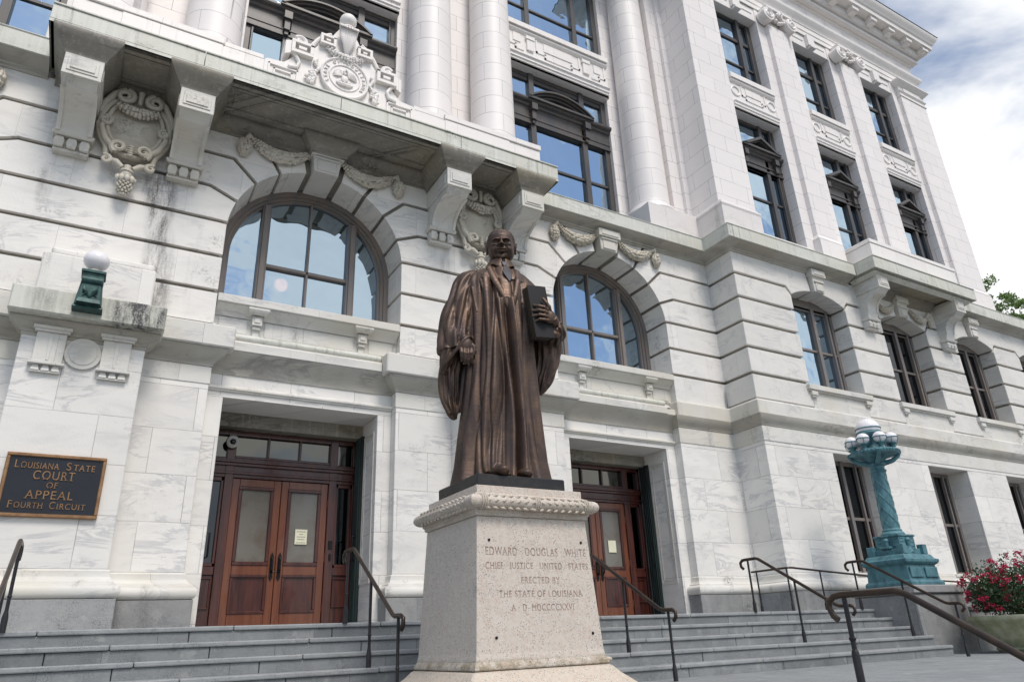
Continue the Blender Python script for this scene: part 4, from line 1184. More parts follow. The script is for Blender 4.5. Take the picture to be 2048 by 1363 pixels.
# rusticated blocks of the wing
wr = MB(); HC = [4.24, 4.83, 5.44, 6.055, 6.655, 7.255]
ZS_, ZA_ = 7.08, 7.33
def seg_arc(a, b_, n=9):
    hw = (b_ - a) / 2; rise = ZA_ - ZS_; r = (hw * hw + rise * rise) / (2 * rise); cz = ZA_ - r; c = (a + b_) / 2
    an = math.asin(hw / r)
    return [(c + r * math.sin(t), cz + r * math.cos(t)) for t in np.linspace(-an, an, n)]
e = [7.02] + [v for r in WO for v in r] + [26]
for i in range(0, len(e), 2):
    a, b_ = e[i], e[i + 1]
    y1 = .98 if i == 0 else .75
    for k in range(4):
        poly = [(a, HC[k]), (b_, HC[k]), (b_, HC[k + 1]), (a, HC[k + 1])]
        d = [G2, 0, G2, 0]
        wr.prism(inset(poly, d), 0, y1)
    L, R = i > 0, i < len(e) - 2
    poly = [(a, HC[4]), (b_, HC[4])]; d = [G2]
    if R: poly += [(b_, ZS_ + .02), (b_ - .14, HC[5])]; d += [0, G2, G2]
    else: poly += [(b_, HC[5])]; d += [0, G2]
    if L: poly += [(a + .14, HC[5]), (a, ZS_ + .02)]; d += [G2, 0]
    else: poly += [(a, HC[5])]; d += [0]
    wr.prism(inset(poly, d), 0, y1)
# head course, cut by the segmental arches and by radial joints beside the keystones
for i in range(0, len(e), 2):
    a, b_ = e[i], e[i + 1]
    poly = []; d = []
    y1 = .98 if i == 0 else .75
    def kjoint(a_, b__, side):      # keystone joint of opening
        c = (a_ + b__) / 2; s_ = -1 if side == 'l' else 1
        return [(c + s_ * .19, ZA_ - .012), (c + s_ * .26, 7.88)]
    if i > 0:
        o = WO[i // 2 - 1]; arc = [p for p in seg_arc(*o, 17) if p[0] > (o[0] + o[1]) / 2 + .2]
        kj = kjoint(*o, 'r')
        pts = [kj[1], kj[0]] + arc + [(a + .14, HC[5])]
        poly += pts; d += [G2] + [0] * (len(arc)) + [G2] + [G2]
    else:
        poly += [(a, 7.88), (a, HC[5])]; d += [0, G2]
    if i < len(e) - 2:
        o = WO[i // 2]; arc = [p for p in seg_arc(*o, 17) if p[0] < (o[0] + o[1]) / 2 - .2]
        kj = kjoint(*o, 'l')
        pts = [(b_ - .14, HC[5])] + arc + [kj[0], kj[1]]
        poly += pts; d += [G2] + [0] * len(arc) + [G2] + [0]
    else:
        poly += [(b_, HC[5]), (b_, 7.88)]; d += [0, 0]
    # polygon is listed clockwise or ccw? start at top-left, go down, right, up: ccw
    wr.prism(inset(poly, d), 0, y1)
B(wr, 'rusticated_wall', 'marble_wing', bev=.016, seg=2)
m_ = MB(); n = [(7.07, 4.2)]
for a, b_ in WO:
    n += [(a - .04, 4.2), (a - .04, ZS_)] + [(x, z + .04) for x, z in seg_arc(a, b_)] + [(b_ + .04, ZS_), (b_ + .04, 4.2)]
n += [(26, 4.2), (26, 7.9), (7.07, 7.9)]
m_.prism(n, .065, .72); m_.box(7.085, 7.3, .06, 1.0, 4.2, 7.9)
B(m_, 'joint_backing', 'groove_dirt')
for j, (a, b_) in enumerate(WO):
    c = (a + b_) / 2
    m_ = MB()
    m_.box(a - .14, b_ + .14, -.09, .72, 4.66, 4.785); m_.box(a - .12, b_ + .12, -.06, .3, 4.63, 4.66)
    for x in (a + .03, b_ - .03): m_.box(x - .10, x + .10, -.075, .1, 4.53, 4.63); m_.box(x - .08, x + .08, -.055, .1, 4.49, 4.53)
    m_.box(a - .0, b_ + .0, .0, .7, 4.2, 4.66)
    B(m_, 'sill', 'marble_trim', bev=.01)
    yf = .42; m_ = MB(); A = seg_arc(a, b_, 9)
    xm = c + .22
    bars(m_, a, b_, 4.78, ZS_ + .02, .085, yf, yf + .12, [(xm, .055)], [(5.95, .03, a, b_)])
    m_.prism([(a, ZS_ - .05)] + [(b_, ZS_ - .05)] + [(x, z + .02) for x, z in A[::-1]], yf, yf + .02)
    m_.box(b_ - .26, b_ - .20, yf - .03, yf + .08, 4.78, ZS_)
    m_.box(a + .12, a + .14, yf - .01, yf + .08, 4.78, ZS_)
    win = B(m_, 'window', 'window_frame_arch', bev=.006)
    g = MB(); g.box(a, b_, yf + .06, yf + .07, 4.8, ZS_ + .1); B(g, 'pane', 'glass' if j == 0 else 'glass_dark', win)
    B(keystone(c, zb=7.30, zt=7.90, wb=.18, wt=.24, yf=-.13, y1=.1).xf(Matrix.Identity(4)), 'keystone', 'marble_trim', bev=.008)
# small balcony of the wing
m_ = MB(); wx0, wx1, wyf = 11.22, 15.76, -.84
m_.box(wx0, wx1, wyf, .1, 8.02, 8.29); m_.box(wx0 - .0, wx1, wyf - .02, .1, 8.293, 8.325)
m_.sweep([(0, 7.972), (.0, 8.03), (-.10, 8.03), (-.10, 7.972)], [(wx0, .0), (wx0, wyf), (wx1, wyf), (wx1, .0)])
m_.sweep([(-.12, 8.0), (-.10, 7.94), (-.16, 7.90), (-.22, 7.86), (-.3, 8.0)], [(wx0, .0), (wx0, wyf), (wx1, wyf), (wx1, .0)])
WB = B(m_, 'balcony', 'marble_balcony', bev=.006)
m_ = MB(); m_.box(wx0 + .2, wx1 - .2, wyf + .2, .05, 7.97, 8.0); m_.sweep(cwall, [(12.1, 0), (14.8, 0)])
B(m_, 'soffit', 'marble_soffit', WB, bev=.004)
for x in (11.68, 15.10): bracket(x, .22, zt=7.92, yf=-.68, yw=0.0, zb=6.62, par=BLD)
for sg in (-1, 1):
    B(swag(13.295 + sg * 1.10, 7.50, 13.295 + sg * .36, 7.60, .20, -.06, drop=(13.295 + sg * 1.22, 7.50, .28)), 'festoon', 'carving', autos=60)
m_ = MB(); m_.box(wx0 + .35, wx1 - .35, wyf + .18, .3, 8.30, 8.86); m_.box(wx0 + .33, wx1 - .33, wyf + .16, .3, 8.868, 8.98)
B(m_, 'parapet', 'terracotta_plain', bev=.008)

# ================================================================ wing, upper storeys
TO = [(8.40, 10.15), (11.71, 13.46), (15.03, 16.78)]
YW = .15
m_ = MB(); e = [7.10] + [v for r in TO for v in r] + [18.48]
for i in range(0, len(e), 2):
    m_.box(e[i], e[i + 1], YW, 1.3 if i == 0 else .85, 8.2, 17.2)
m_.box(17.9, 18.48, YW, 13, 8.2, 17.2)
m_.box(7.10, 7.6, 1.2, 2.6, 8.2, 17.2)
B(m_, 'wing_upper_wall', 'terracotta', bev=.006)
# corner pier base
m_ = MB(); m_.box(6.97, 8.30, -.04, 2.0, 8.2, 9.05)
m_.sweep([(0, 9.05), (.0, 9.06), (.015, 9.10), (.0, 9.15), (-.03, 9.17), (-.05, 9.22), (-.10, 9.26), (-.13, 9.30), (-.2, 9.30)], [(6.97, 2.0), (6.97, -.04), (8.30, -.04), (8.30, .3)])
m_.box(7.05, 8.25, .05, 2.0, 9.05, 9.2)
m_.box(8.30, 8.38, .05, .9, 8.2, 8.75)
B(m_, 'pier_base', 'terracotta_old', bev=.008)
for (x0, x1) in ((10.50, 11.32), (13.82, 14.66), (17.03, 18.48)):
    m_ = MB(); m_.box(x0, x1, .02, .3, 9.2, 16.5)
    pil = B(m_, 'pilaster', 'terracotta', bev=.006)
    m_ = MB(); m_.box(x0 - .06, x1 + .06, -.06, .3, 8.2, 9.0)
    m_.sweep([(.06, 9.0), (.075, 9.04), (.06, 9.08), (.03, 9.10), (0, 9.2), (0, 9.0)], [(x0, YW), (x0, .02), (x1, .02), (x1, YW)])
    B(m_, 'pilaster_base', 'terracotta_plain', pil, bev=.005)
    m_ = MB(); cx_ = (x0 + x1) / 2
    if x1 < 18:
        for sg in (-1, 1):
            xv = cx_ + sg * .50
            m_.tube([(xv, -.16, 16.72), (xv, .12, 16.72)], .235, 18)
            m_.tube([(xv + .19 * (1 - .8 * t) * math.cos(sg * t * 10 + 1.6), -.165, 16.72 + .19 * (1 - .8 * t) * math.sin(sg * t * 10 + 1.6)) for t in np.linspace(0, 1, 40)], .026, 6)
        m_.box(x0 - .10, x1 + .10, -.10, .12, 16.83, 16.97)
        m_.box(x0 - .16, x1 + .16, -.16, .12, 16.97, 17.06)
        for k in range(16): m_.ball((cx_ + random.uniform(-.15, .15), -.12, 16.95 + random.uniform(-.13, .10)), random.uniform(.04, .07), 1, jit=.3)
        for k in range(7): m_.ball((cx_ - .36 + .12 * k, -.06, 16.62 + .06 * abs(k - 3)), .07, 1)
    else:
        m_.sweep([(0, 16.42), (.03, 16.43), (.03, 16.48), (0, 16.49), (.0, 16.58), (.02, 16.6), (.05, 16.64), (0, 16.66), (0, 16.86), (.04, 16.88), (.13, 16.98), (.17, 17.02), (.17, 17.06), (0, 17.08)], [(x0, .3), (x0, .02), (x1, .02), (x1, 1.0)])
        m_.box(x0 + .25, x1 - .25, -.01, .02, 16.68, 16.84)
    B(m_, 'capital', 'terracotta_plain', pil, autos=35)
for j, (a, b_) in enumerate(TO):
    c = (a + b_) / 2; ys = YW + .02
    m_ = MB(); m_.box(a, b_, ys, .8, 12.60, 13.72)
    m_.sweep([(0, 12.60), (.0, 12.66), (.025, 12.67), (.025, 12.73), (.05, 12.74), (.05, 12.80), (.08, 12.84), (0, 12.86)], [(a, ys), (b_, ys)])
    key_panel(m_, a, b_, ys, 12.92, 13.52, 'wing')
    m_.sweep([(0, 13.52), (.03, 13.53), (.06, 13.57), (.07, 13.60), (0, 13.62)], [(a, ys), (b_, ys)])
    m_.box(a, b_, ys - .10, .8, 13.64, 13.80)
    B(m_, 'spandrel_panel', 'terracotta_plain', bev=.005)
    m_ = MB(); m_.box(a, b_, ys - .05, .8, 8.60, 8.74); m_.box(a, b_, ys, .8, 8.2, 8.6); B(m_, 'sill', 'terracotta_plain', bev=.006)
    m_ = MB(); m_.box(a, b_, ys, .8, 16.55, 17.1)       # head with little keystone
    m_.box(c - .16, c + .16, ys - .12, ys, 16.62, 17.05); m_.box(c - .12, c + .12, ys - .16, ys, 16.52, 16.62)
    m_.box(a + .12, c - .26, ys - .02, ys, 16.80, 16.84); m_.box(c + .26, b_ - .12, ys - .02, ys, 16.80, 16.84)
    B(m_, 'window_head', 'terracotta_plain', bev=.005)
    yf = YW + .28; xm = c + .30
    m_ = MB(); bars(m_, a, b_, 13.80, 16.55, .085, yf, yf + .12, [(xm, .06)], [(14.72, .03, a, b_), (15.72, .06, a, b_)])
    m_.box(a + .12, a + .15, yf - .03, yf + .05, 13.8, 16.5); m_.box(b_ - .20, b_ - .15, yf - .03, yf + .05, 13.8, 16.5)
    win = B(m_, 'window', 'window_frame', bev=.005)
    g = MB(); g.box(a, b_, yf + .06, yf + .07, 13.82, 16.5); B(g, 'pane', 'glass', win)
    m_ = MB(); bars(m_, a, b_, 8.74, 12.60, .085, yf, yf + .12, [(xm, .06)], [(10.1, .03, a, b_)])
    m_.box(a, b_, yf - .03, yf + .08, 11.02, 11.45); m_.box(a, b_, yf - .05, yf + .05, 11.02, 11.07); m_.box(a, b_, yf - .05, yf + .05, 11.16, 11.20)
    m_.box(a + .12, a + .15, yf - .03, yf + .05, 8.8, 12.6); m_.box(b_ - .20, b_ - .15, yf - .03, yf + .05, 8.8, 12.6)
    win = B(m_, 'window', 'window_frame', bev=.005)
    p = MB()
    p.sweep([(0, 11.42), (.04, 11.44), (.06, 11.48), (.11, 11.51), (.13, 11.55), (.13, 11.60), (0, 11.61)], [(a, yf - .03), (b_, yf - .03)])
    for (ya, hw, z0, h, w) in ((yf - .24, .72, 11.61, .40, .09), (yf - .17, .62, 11.61, .32, .05)):
        p.prism([(c - hw, z0), (c, z0 + h), (c + hw, z0), (c + hw - w * 1.9, z0), (c, z0 + h - w), (c - hw + w * 1.9, z0)][::-1], ya, yf + .02)
    p.box(c - .72, c + .72, yf - .22, yf, 11.56, 11.63)
    for sg in (-1, 1):
        x = c + sg * .58; p.box(x - .07, x + .07, yf - .17, yf - .02, 11.30, 11.48); p.box(x - .05, x + .05, yf - .12, yf - .02, 11.07, 11.30)
    B(p, 'pediment', 'window_frame', win, bev=.005)
    g = MB(); g.box(a, b_, yf + .06, yf + .07, 8.76, 12.55); B(g, 'pane', 'glass', win)
# main entablature and cornice of the wing
wp = [(7.0, 3.0), (7.0, YW), (18.48, YW), (18.48, 13)]
m_ = MB()
m_.sweep([(0, 17.06), (.03, 17.06), (.03, 17.22), (.05, 17.23), (.05, 17.42), (.07, 17.43), (.08, 17.50), (.12, 17.56), (.19, 17.66), (.21, 17.70), (.21, 17.76), (0, 17.80)], wp)
B(m_, 'architrave', 'terracotta_plain', autos=35)
m_ = MB(); m_.box(7.0, 18.50, YW - .03, 13, 17.78, 18.9)
B(m_, 'frieze', 'terracotta', bev=.006)
m_ = MB()
m_.sweep([(.03, 18.36), (.07, 18.38), (.09, 18.42), (.09, 18.45)] + [(.17 + .09 * math.cos(a), 18.54 + .09 * math.sin(a)) for a in np.linspace(-PI / 2, PI / 2, 9)] + [(.20, 18.64), (.32, 18.66), (.32, 18.70), (.0, 18.72)], wp)
m_.sweep([(0, 18.98), (.64, 18.98), (.67, 18.97), (.68, 19.13), (.72, 19.16), (.74, 19.20), (.76, 19.24), (.82, 19.32), (.86, 19.40), (.87, 19.45), (0, 19.50)], wp)
m_.sweep([(0, 18.70), (.33, 18.70), (.36, 18.76), (.36, 18.98), (0, 18.98)], wp)
B(m_, 'cornice', 'terracotta_plain', autos=35)
for k in range(12):
    m_ = MB()
    x = 18.80 - .995 * k - .02
    m_.box(x - .165, x + .165, YW - .62, YW - .3, 18.80, 18.95); m_.box(x - .13, x + .13, YW - .56, YW - .3, 18.74, 18.80)
    m_.box(x - .185, x + .185, YW - .645, YW - .3, 18.952, 18.985)
    B(m_, 'modillion', 'terracotta_plain', bev=.008)
m_ = MB(); m_.sweep([(0, 19.46), (.885, 19.46), (.885, 19.475), (0, 19.52)], wp)
B(m_, 'roof_flashing', 'bronze_green')
# ================================================================ entrance doors
def entrance(c, full):
    y = 1.93
    cl = c - .03
    # bronze folding gates at the sides of the opening
    for sg in (-1, 1):
        m_ = MB(); x = c + sg * 1.20
        m_.box(min(x, x - sg * .05), max(x, x - sg * .05), 1.60, 1.86, 0, 3.02)
        for k in range(5): m_.box(min(x - sg * .05, x - sg * .075), max(x - sg * .05, x - sg * .075), 1.62 + .05 * k, 1.645 + .05 * k, .02, 3.0)
        gt = B(m_, 'bronze_gate', 'bronze_green', bev=.005)
        h = MB(); xx = x - sg * .08
        h.tube([(xx, 1.66, 1.38), (xx - sg * .05, 1.64, 1.36), (xx - sg * .05, 1.64, 1.02), (xx, 1.66, 1.0)], .014, 8)
        B(h, 'handle', 'black_iron', gt, autos=40)
    m_ = MB(); m_.box(c - 1.2, c + 1.2, 1.72, 2.3, 3.0, 3.225); m_.box(c - 1.2, c + 1.2, 1.70, 1.74, 3.09, 3.12)
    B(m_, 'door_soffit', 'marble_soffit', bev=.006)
    fr = MB()
    # frame: outer posts, inner posts, transom bar
    fr.box(c - 1.2, c - 1.13, y, y + .12, 0, 3.0); fr.box(c + 1.13, c + 1.2, y, y + .12, 0, 3.0)
    for x in (cl - .82, cl + .82): fr.box(x - .065, x + .065, y - .01, y + .12, 0, 3.0)
    fr.box(c - 1.2, c + 1.2, y, y + .12, 2.25, 2.56)
    fr.box(c - 1.2, c + 1.2, y - .03, y, 2.30, 2.34); fr.box(c - 1.2, c + 1.2, y - .07, y, 2.475, 2.51); fr.box(c - 1.2, c + 1.2, y - .04, y, 2.43, 2.475)
    fr.box(c - 1.2, c + 1.2, y, y + .12, 2.92, 3.0)
    for x in (cl - .255, cl + .255): fr.box(x - .018, x + .018, y + .02, y + .1, 2.56, 2.92)
    fr.box(cl - .755, cl + .755, y + .01, y + .1, 2.56, 2.60)
    # sidelight rails and panels
    for xa, xb in ((c - 1.13, cl - .885), (cl + .885, c + 1.13)):
        fr.box(xa, xb, y + .02, y + .12, 0, .10); fr.box(xa, xb, y + .02, y + .12, .80, .92); fr.box(xa, xb, y + .05, y + .12, .10, .80)
        fr.box(xa + .02, xb - .02, y + .03, y + .05, .32, .345); fr.box(xa + .02, xb - .02, y + .03, y + .05, .74, .765); fr.box(xa + .02, xa + .04, y + .03, y + .05, .345, .74); fr.box(xb - .04, xb - .02, y + .03, y + .05, .345, .74)
        fr.box(xa, xa + .04, y + .02, y + .1, .92, 2.25); fr.box(xb - .04, xb, y + .02, y + .1, .92, 2.25); fr.box(xa, xb, y + .02, y + .1, 2.19, 2.25); fr.box(xa, xb, y + .02, y + .1, .92, .97)
    frame = B(fr, 'door_frame', 'wood_dark', bev=.006)
    g = MB(); g.box(cl - .75, cl + .75, y + .07, y + .08, 2.58, 2.93)
    for xa, xb in ((c - 1.12, cl - .885), (cl + .885, c + 1.12)): g.box(xa, xb, y + .07, y + .08, 2.58, 2.93)
    B(g, 'transom_light', 'glass_tran', frame)
    for xa, xb in ((c - 1.12, cl - .885), (cl + .885, c + 1.12)): B(MB().box(xa, xb, y + .07, y + .08, .93, 2.22), 'sidelight', 'glass_dark', frame)
    for sg in (-1, 1):
        x0, x1 = (cl - .753, cl - .004) if sg < 0 else (cl + .004, cl + .753)
        lm = MB(); st = .115
        lm.box(x0, x0 + st, y + .03, y + .08, .02, 2.245); lm.box(x1 - st, x1, y + .03, y + .08, .02, 2.245)
        lm.box(x0 + st, x1 - st, y + .03, y + .08, 2.12, 2.245); lm.box(x0 + st, x1 - st, y + .03, y + .08, .80, .95); lm.box(x0 + st, x1 - st, y + .03, y + .08, .02, .26)
        for zz in (.25, 1.0, 1.85):
            xh = x0 if sg < 0 else x1
            lm.box(xh - .012, xh + .012, y + .015, y + .03, zz, zz + .13)
        leaf = B(lm, 'door', 'wood_leaf', bev=.006)
        d = MB()
        for (za, zb, w) in ((.95, 2.12, .045), (.26, .80, .035)):
            d.box(x0 + st - .01, x1 - st + .01, y + .015, y + .05, za - .01, za + w); d.box(x0 + st - .01, x1 - st + .01, y + .015, y + .05, zb - w, zb + .01)
            d.box(x0 + st - .01, x0 + st + w, y + .015, y + .05, za + w, zb - w); d.box(x1 - st - w, x1 - st + .01, y + .015, y + .05, za + w, zb - w)
        d.box(x0 + st, x1 - st, y + .045, y + .07, .27, .79)
        B(d, 'moulding', 'wood_dark', leaf, bev=.008)
        g = MB(); g.box(x0 + st + .03, x1 - st - .03, y + .05, y + .06, .97, 2.10); B(g, 'glass_panel', 'glass_door', leaf)
        h = MB(); xh = (x1 - .055) if sg < 0 else (x0 + .055)
        h.box(xh - .026, xh + .026, y + .012, y + .03, .78, 1.08); h.prism([(xh - .026, 1.08), (xh + .026, 1.08), (xh, 1.14)][::-1], y + .012, y + .028); h.prism([(xh - .03, .78), (xh, .72), (xh + .03, .78)], y + .012, y + .028)
        h.tube([(xh, y + .01, 1.06), (xh, y - .045, 1.03), (xh, y - .045, .88), (xh, y + .01, .85)], .012, 8)
        h.tube([(xh, y + .01, .84), (xh - sg * .02, y - .03, .845), (xh + sg * -.07, y - .035, .845)], .008, 6)
        B(h, 'handle', 'black_iron', leaf, autos=40)
        if full and sg > 0:
            k = MB(); k.box(x1 + .045, x1 + .105, y - .03, y - .01, 1.20, 1.33); k.box(x1 + .06, x1 + .095, y - .025, y - .01, 1.02, 1.13); B(k, 'intercom', 'black_iron', frame, bev=.004)
for i, c in enumerate(AC): entrance(c, i == 1)

# paper notices taped to the door glass
def notice(c, sx, lines, label):
    n = empty('paper_notice', (c + sx, 1.965, 1.38), label, 'notice', None)
    MB().box(c + sx - .095, c + sx + .095, 1.962, 1.966, 1.27, 1.50).build('sheet', 'paper', n)
    for w, z in lines:      # print too small to read: broken rows of ink
        m_ = MB(); x = c + sx - w
        while x < c + sx + w:
            d = random.uniform(.008, .022); m_.box(x, min(x + d, c + sx + w), 1.9605, 1.9615, z - .005, z + .005); x += d + .006
        m_.build('printed_line', 'ink', n)
notice(-2.165, .335, [(.070, 1.465), (.030, 1.425), (.065, 1.385), (.055, 1.345), (.075, 1.295)], 'white printed notice on the right-hand glass of the left wooden door')
notice(4.025, .335, [], 'blank pale yellow sheet taped inside the glass of the right wooden door')
# security camera
sc_ = empty('security_camera', (-3.03, 1.90, 2.80), 'small round dome security camera on the dark wood frame above the left doors', 'camera')
m_ = MB(); m_.tube([(-3.03, 1.94, 2.80), (-3.03, 1.86, 2.80)], .045, 14); m_.xf(Matrix.Identity(4)); m_.build('mount', 'black_iron', sc_, autos=40)
m_ = MB(); m_.lathe([(.02, 0), (.075, .0), (.082, .02), (.075, .05), (.05, .06), (.045, .055)], 0, 0, 24); m_.xf(Matrix.Translation((-3.03, 1.88, 2.80)) @ Matrix.Rotation(rad(108), 4, 'X') @ Matrix.Scale(1.25, 4)); m_.build('housing', 'camera_white', sc_, autos=40)
m_ = MB(); m_.ball((-3.03, 1.815, 2.785), .045, 3); m_.build('dome', 'glass_dark', sc_, smooth=True)

# lit ceiling lamp seen through the left arched window is a reflection on glass: a small warm globe just inside
# ================================================================ things on and before the building
# plaque
pq = empty('court_sign', (-5.24, .42, 1.31), 'black court sign with bronze border and raised gold letters on the left marble pier', 'sign')
m_ = MB(); m_.box(-5.755, -4.725, .415, .449, 1.31, 2.045); m_.build('panel', 'plaque_black', pq)
m_ = MB(); x0, x1, z0, z1, w = -5.765, -4.715, 1.30, 2.055, .04
m_.box(x0, x1, .392, .449, z0, z0 + w); m_.box(x0, x1, .392, .449, z1 - w, z1); m_.box(x0, x0 + w, .392, .449, z0 + w, z1 - w); m_.box(x1 - w, x1, .392, .449, z0 + w, z1 - w)
m_.build('border', 'plaque_gold', pq, bev=.008)
def serif_line(t, size, loc, ext, sp, sx): return (t, size, loc, ext, sp, sx)
def smallcaps(words, big, small, cx, y, z, ext, sp=1.18, gap=.6, mat=None, sx=1.0):
    """LOUISIANA STATE style: large initials"""
    parts = []; x = 0
    for w in words:
        parts.append((w[0], big)); parts.append((w[1:], small)); parts.append((' ', small))
    return parts
def lettering(name, rows, mat, parent, ext=.006):
    """rows: (text, cap height, x0, x1, z baseline-centre, y); glyphs get short serifs so they read as roman capitals"""
    bm = bmesh.new()
    for text, h, xa, xb, z, y in rows:
        size = h / .70
        cu = bpy.data.curves.new('c', 'FONT'); cu.body = text; cu.size = size; cu.align_x = 'LEFT'; cu.align_y = 'BOTTOM_BASELINE'; cu.extrude = ext; cu.space_character = 1.15
        cu.offset = -size * .004
        to = bpy.data.objects.new('t', cu); COL.objects.link(to)
        me = bpy.data.meshes.new_from_object(to.evaluated_get(bpy.context.evaluated_depsgraph_get())); bpy.data.objects.remove(to)
        xs_ = [v.co.x for v in me.vertices]; a, b_ = min(xs_), max(xs_)
        k = (xb - xa) / (b_ - a)
        # serifs: little bars at the foot and head of every vertical stem end
        feet = {}
        me.transform(Matrix.Translation((xa, y, z - h / 2)) @ Matrix.Rotation(PI / 2, 4, 'X') @ Matrix.Diagonal((k, 1, 1, 1)) @ Matrix.Translation((-a, 0, 0)))
        bm.from_mesh(me)
        edges = set()
        for p in me.polygons:
            vs = [me.vertices[i].co for i in p.vertices]
        zb, zt = z - h / 2, z + h / 2
        for lvl, sg in ((zb, 1), (zt, -1)):
            pts = sorted({round(v.co.x, 4) for v in me.vertices if abs(v.co.z - lvl) < h * .015})
            # group neighbouring points into stem ends (narrow pairs)
            i = 0
            while i < len(pts) - 1:
                wdt = pts[i + 1] - pts[i]
                if h * .05 < wdt < h * .24:
                    xm = (pts[i] + pts[i + 1]) / 2
                    s_ = h * .17; hh = h * .05
                    z_a, z_b = (lvl, lvl + hh) if sg > 0 else (lvl - hh, lvl)
                    bb = bmesh.ops.create_cube(bm, size=1.0)
                    bmesh.ops.scale(bm, verts=bb['verts'], vec=(2 * s_, 2 * ext, z_b - z_a)); bmesh.ops.translate(bm, verts=bb['verts'], vec=(xm, y - .0004, (z_a + z_b) / 2))
                    i += 2
                else: i += 1
    me2 = bpy.data.meshes.new(name); bm.to_mesh(me2); bm.free(); me2.materials.append(M[mat])
    o = bpy.data.objects.new(name, me2); COL.objects.link(o)
    if parent is not None: me2.transform(Matrix.Translation(-wloc(parent))); o.parent = parent
    return o
ys = .410
lettering('raised_lettering', [
    ('L', .095, -5.665, -5.62, 1.922, ys), ('OUISIANA', .075, -5.605, -5.215, 1.912, ys), ('S', .095, -5.135, -5.085, 1.922, ys), ('TATE', .075, -5.06, -4.83, 1.912, ys),
    ('COURT', .105, -5.46, -5.03, 1.80, ys), ('OF', .07, -5.305, -5.19, 1.682, ys), ('APPEAL', .100, -5.50, -5.01, 1.565, ys),
    ('F', .085, -5.65, -5.61, 1.445, ys), ('OURTH', .068, -5.59, -5.305, 1.437, ys), ('C', .085, -5.235, -5.175, 1.445, ys), ('IRCUIT', .068, -5.155, -4.86, 1.437, ys)], 'plaque_gold', pq)

# wall lamps on the pier caps
def wall_lamp(cx, label):
    g = empty('wall_lamp', (cx, .10, 3.84), label, 'lamp', 'globe lamps on the pier caps')
    y = .14
    m_ = MB()
    m_.frustum(cx, y - .06, 3.86, 3.90, .175, .12, .165, .11); m_.frustum(cx, y - .07, 3.90, 4.26, .155, .12, .12, .12)
    m_.box(cx - .125, cx + .125, y - .24, y, 4.26, 4.30); m_.box(cx - .14, cx + .14, y - .26, y, 4.33, 4.37); m_.box(cx - .12, cx + .12, y - .24, y, 4.30, 4.33)
    m_.build('backplate', 'verdigris', g, bev=.006)
    m_ = MB()
    m_.tube([(cx - .12, y - .20, 4.235), (cx + .12, y - .20, 4.235)], .055, 14)
    m_.frustum(cx, y - .165, 3.97, 4.22, .115, .06, .11, .05); m_.frustum(cx, y - .16, 3.915, 3.97, .135, .08, .12, .065)
    for sg in (-1, 1):
        for q in range(4):
            m_.tube([(cx, y - .225, 3.99 + .0 * q), (cx + sg * (.03 + .015 * q), y - .245, 4.06 + .01 * q), (cx + sg * (.08 + .0 * q), y - .225, 4.00 + .05 * q)], [.012, .016, .006], 5)
    m_.build('scroll_arm', 'verdigris', g, autos=40)
    m_ = MB(); m_.lathe([(.05, 4.37), (.085, 4.375), (.085, 4.40), (.07, 4.415), (.06, 4.43)], cx, y - .14, 24); m_.build('collar', 'camera_white', g, autos=40)
    m_ = MB(); m_.ball((cx, y - .14, 4.555), .155, 4, (1, 1, .88)); m_.build('globe', 'globe_white', g, smooth=True)
wall_lamp(-5.25, 'white globe lamp on a verdigris bronze bracket, on the left pier above the court sign')
wall_lamp(.98, 'white globe lamp on the middle pier, hidden behind the bronze statue')

# handrails ------------------------------------------------------------
def stair_rail(x, label, posts=(-1.20, -2.05, -2.86), name='handrail'):
    g = empty(name, (x, -2.0, 0), label, 'handrail', 'handrails on the front steps')
    R_T = .021
    path = [(x, -1.09, .66), (x, -1.045, .70), (x, -1.04, .76), (x, -1.09, .797), (x, -1.16, .80), (x, -1.36, .80), (x, -1.42, .785), (x, -2.70, .02), (x, -2.76, .0), (x, -2.93, -.005), (x, -2.985, -.03), (x, -2.985, -.09), (x, -2.94, -.13)]
    m_ = MB(); m_.tube(path, R_T, 10, flat=1.15); m_.build('grip', 'rail_brass', g, autos=50)
    def ztop(y): return .785 if y > -1.4 else (.785 - (-1.42 - y) * .5977 if y > -2.7 else -.01)
    def zb(y):
        k = 0
        while k < 5 and y < -1.2 - .31 * k - 1e-6: k += 1
        return -.155 * k if k < 5 else GZ
    for y in posts:
        b_ = -.155 * min(5, max(0, math.ceil((-1.2 - y) / .31 - 1e-6)))
        m_ = MB(); m_.lathe([(.016, b_ + .14), (.0165, ztop(y) - .01)], x, y, 10)
        m_.lathe([(.028, b_ - .01), (.028, b_ + .12), (.023, b_ + .15), (.017, b_ + .18), (.0165, b_ + .19)], x, y, 12)
        m_.lathe([(.017, b_ + .30), (.021, b_ + .305), (.021, b_ + .315), (.017, b_ + .32)], x, y, 12)
        m_.build('post', 'rail_black', g, autos=40)
    return g
stair_rail(-5.33, 'dark handrail at the far left edge, below the court sign')
stair_rail(-2.05, 'dark handrail between the left door and the granite pedestal')
stair_rail(1.36, 'dark handrail just right of the granite pedestal, before the right door')
stair_rail(4.65, 'dark handrail in front of the marble pier right of the right door')
stair_rail(7.32, 'dark handrail at the right end of the steps, passing before the green lamp post')
